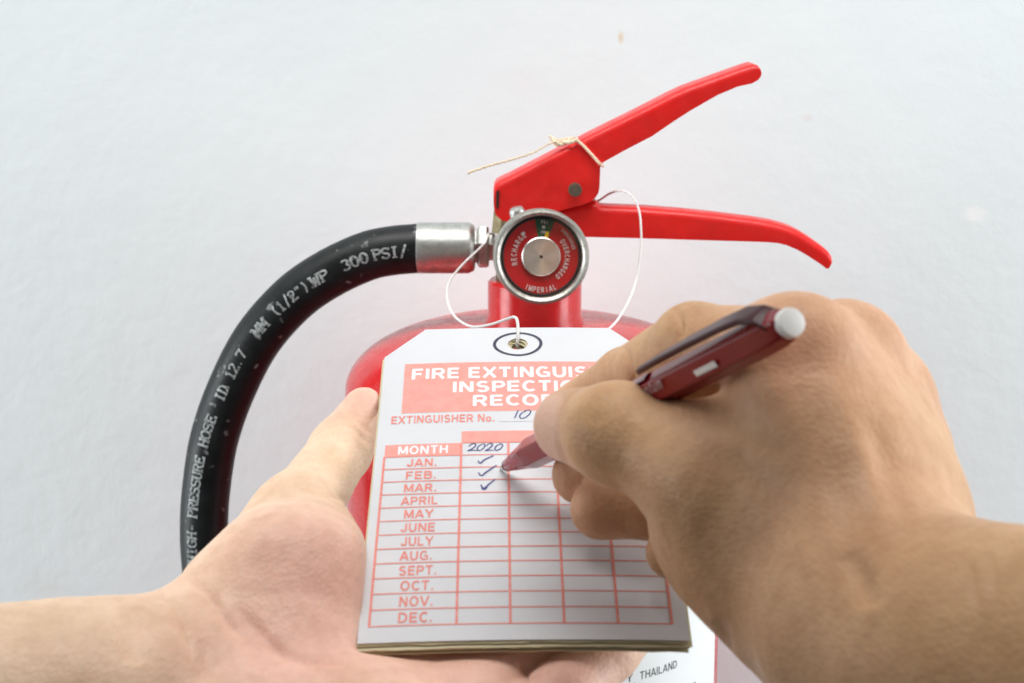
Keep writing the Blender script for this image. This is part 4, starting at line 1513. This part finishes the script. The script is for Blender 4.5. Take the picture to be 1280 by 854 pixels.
# ---- left hand (palm up under the tags)
def left_hand():
    S = STACK + 0.0006

    def TT(u, v, w):      # tag coordinates in mm, w below the stack
        return T(u * mm, v * mm, 0) - TN * (S + w * mm)
    J = {
        'tt': P(455, 511, 0.496), 'ti': P(426, 562, 0.487), 'tm': P(374, 642, 0.459), 'tc': P(292, 790, 0.424),
        'wr': P(208, 868, 0.412), 'f1': P(110, 892, 0.400), 'f2': P(-260, 905, 0.375),
        'l0': TT(-9, -24, 10), 'l1': TT(9, -4, 9.5), 'l2': TT(20, 9, 9.0), 'l3': TT(27, 17, 8.5),
        'r0': TT(-12, -6, 11), 'r1': TT(9, 17, 10), 'r2': TT(22, 32, 9.2), 'r3': TT(30, 41, 8.8),
        'm0': TT(-15, 12, 11), 'm1': TT(9, 38, 10), 'm2': TT(24, 54, 9.2), 'm3': TT(33, 64, 8.8),
        'i0': TT(-15, 30, 11), 'i1': TT(10, 56, 10), 'i2': TT(25, 71, 9.2), 'i3': TT(34, 80, 8.6),
    }
    J['f3'] = J['f2'] + (J['f2'] - J['f1']) / np.linalg.norm(J['f2'] - J['f1']) * 0.13
    pts = np.array(list(J.values()))
    lo = pts.min(0) - 0.042; hi = pts.max(0) + 0.042
    F_ = Field(lo, hi, 0.00095)
    D = F_.new()
    wr = J['wr']
    for k, r1 in (('i0', 10.5), ('m0', 11), ('r0', 10.5), ('l0', 10)):
        F_.cone(D, wr + (J[k] - wr) * 0.15 - TN * 4 * mm, J[k] - TN * 1 * mm, 17 * mm, r1 * mm, 10 * mm)
    # hypothenar
    F_.cone(D, P(300, 930, 0.395), P(470, 925, 0.392), 17 * mm, 14 * mm, 12 * mm)
    # thenar
    F_.cone(D, J['tc'], P(362, 733, 0.432), 15 * mm, 18.4 * mm, 8 * mm)
    F_.cone(D, P(362, 735, 0.432), J['tm'], 17.8 * mm, 9.5 * mm, 7 * mm)
    F_.cone(D, P(346, 660, 0.453), P(284, 746, 0.432), 8.5 * mm, 9 * mm, 8 * mm)
    F_.cone(D, P(360, 745, 0.428), P(362, 800, 0.418), 18.5 * mm, 15.0 * mm, 10 * mm)
    F_.cone(D, J['tc'], wr, 15 * mm, 18 * mm, 10 * mm)
    F_.cone(D, P(395, 672, 0.448), P(412, 745, 0.425), 9 * mm, 9 * mm, 9 * mm)
    # thumb
    F_.cone(D, J['tm'], J['ti'], 10.0 * mm, 8.3 * mm, 6 * mm)
    F_.cone(D, J['ti'], J['tt'], 8.4 * mm, 6.0 * mm, 3 * mm)
    # wrist, forearm
    F_.cone(D, wr, J['f1'], 20.5 * mm, 22.5 * mm, 10 * mm)
    F_.cone(D, wr - CU * 8 * mm, J['f1'] - CU * 10 * mm, 20.5 * mm, 22 * mm, 12 * mm)
    F_.cone(D, J['f1'], J['f2'], 23.5 * mm, 27 * mm, 12 * mm)
    F_.cone(D, J['f2'] - CU * 4 * mm, J['f3'], 28 * mm, 36 * mm, 12 * mm)
    F_.cone(D, J['f1'] - CU * 10 * mm, J['f2'] - CU * 10 * mm, 22 * mm, 25 * mm, 12 * mm)
    R = {'i': (9.4, 8.6, 7.7, 6.8), 'm': (9.6, 8.8, 7.9, 7.0), 'r': (9.2, 8.4, 7.6, 6.8), 'l': (8.6, 7.8, 7.0, 6.3)}
    FG = F_.new()
    for k, rr in R.items():
        G_ = F_.new()
        for q in range(3):
            F_.cone(G_, J[k + str(q)], J[k + str(q + 1)], rr[q] * mm, rr[q + 1] * mm, 3 * mm)
        FG = F_.merge(FG, G_, 0.8 * mm)
    kf = 1.2 * mm + 9 * mm * F_.near([J['i0'], J['m0'], J['r0'], J['l0']], 0.016)
    D = F_.merge(D, FG, kf)
    # the skin gives way under the cards
    sl = tuple(slice(0, n) for n in F_.n)
    X, Y, Z = F_.coords(sl)
    u = (X - TO[0]) * TU[0] + (Y - TO[1]) * TU[1] + (Z - TO[2]) * TU[2]
    v = (X - TO[0]) * TV[0] + (Y - TO[1]) * TV[1] + (Z - TO[2]) * TV[2]
    w = (X - TO[0]) * TN[0] + (Y - TO[1]) * TN[1] + (Z - TO[2]) * TN[2]
    top = tag_bend(u, v)
    dcard = np.maximum(np.maximum(-(w - top + STACK + 0.0005), np.abs(u) - TW / 2 + 0.0004), -v - 0.0018)
    c = -dcard
    hh = np.maximum(0.003 - np.abs(D - c), 0) / 0.003
    D = np.maximum(D, c) + hh * hh * 0.003 * 0.25
    D = D.astype(np.float32)
    V, Q = F_.nets(D)
    creases = [
        ([(380, 614), (405, 619), (436, 626)], 2.8, 0.6 * mm, (0.40, 0.50)),
        ([(440, 533), (452, 545), (468, 558)], 3.0, 0.6 * mm, (0.46, 0.52)),
        ([(446, 526), (458, 538), (472, 544)], 2.4, 0.4 * mm, (0.46, 0.52)),
        ([(200, 742), (224, 768), (236, 800), (240, 832)], 4.5, 0.9 * mm, None),
        ([(224, 716), (255, 738), (268, 754), (284, 778), (306, 800)], 6.0, 1.3 * mm, None),
        ([(290, 755), (318, 784), (345, 812), (380, 826), (440, 828)], 6.5, 1.2 * mm, None),
        ([(255, 800), (258, 830), (256, 854)], 14, 0.9 * mm, None),
        ([(170, 760), (165, 790), (168, 830)], 16, 1.1 * mm, None),
        ([(285, 790), (300, 820), (310, 850)], 12, -1.0 * mm, None),
        ([(650, 815), (656, 835), (660, 856)], 3, 0.8 * mm, None),
    ]
    pinks = [(P(400, 720, 0.41), 0.026, 0.9), (P(380, 820, 0.40), 0.030, 0.9), (J['tt'], 0.013, 0.9), (P(330, 730, 0.415), 0.022, 0.35), (P(560, 840, 0.40), 0.03, 0.8), (P(700, 840, 0.40), 0.03, 0.9)]
    browns = [(P(225, 735, 0.40), 0.012, 0.3)]
    o, V, Nn = finish_hand('hand', V, Q, creases, {'pink': pinks, 'brown': browns, 'nail': []}, 'skin_palm',
                           'left hand held palm up under the tag stack, thumb along its edge')
    return o, J


RH, JR = right_hand()
LH_, JL = left_hand()
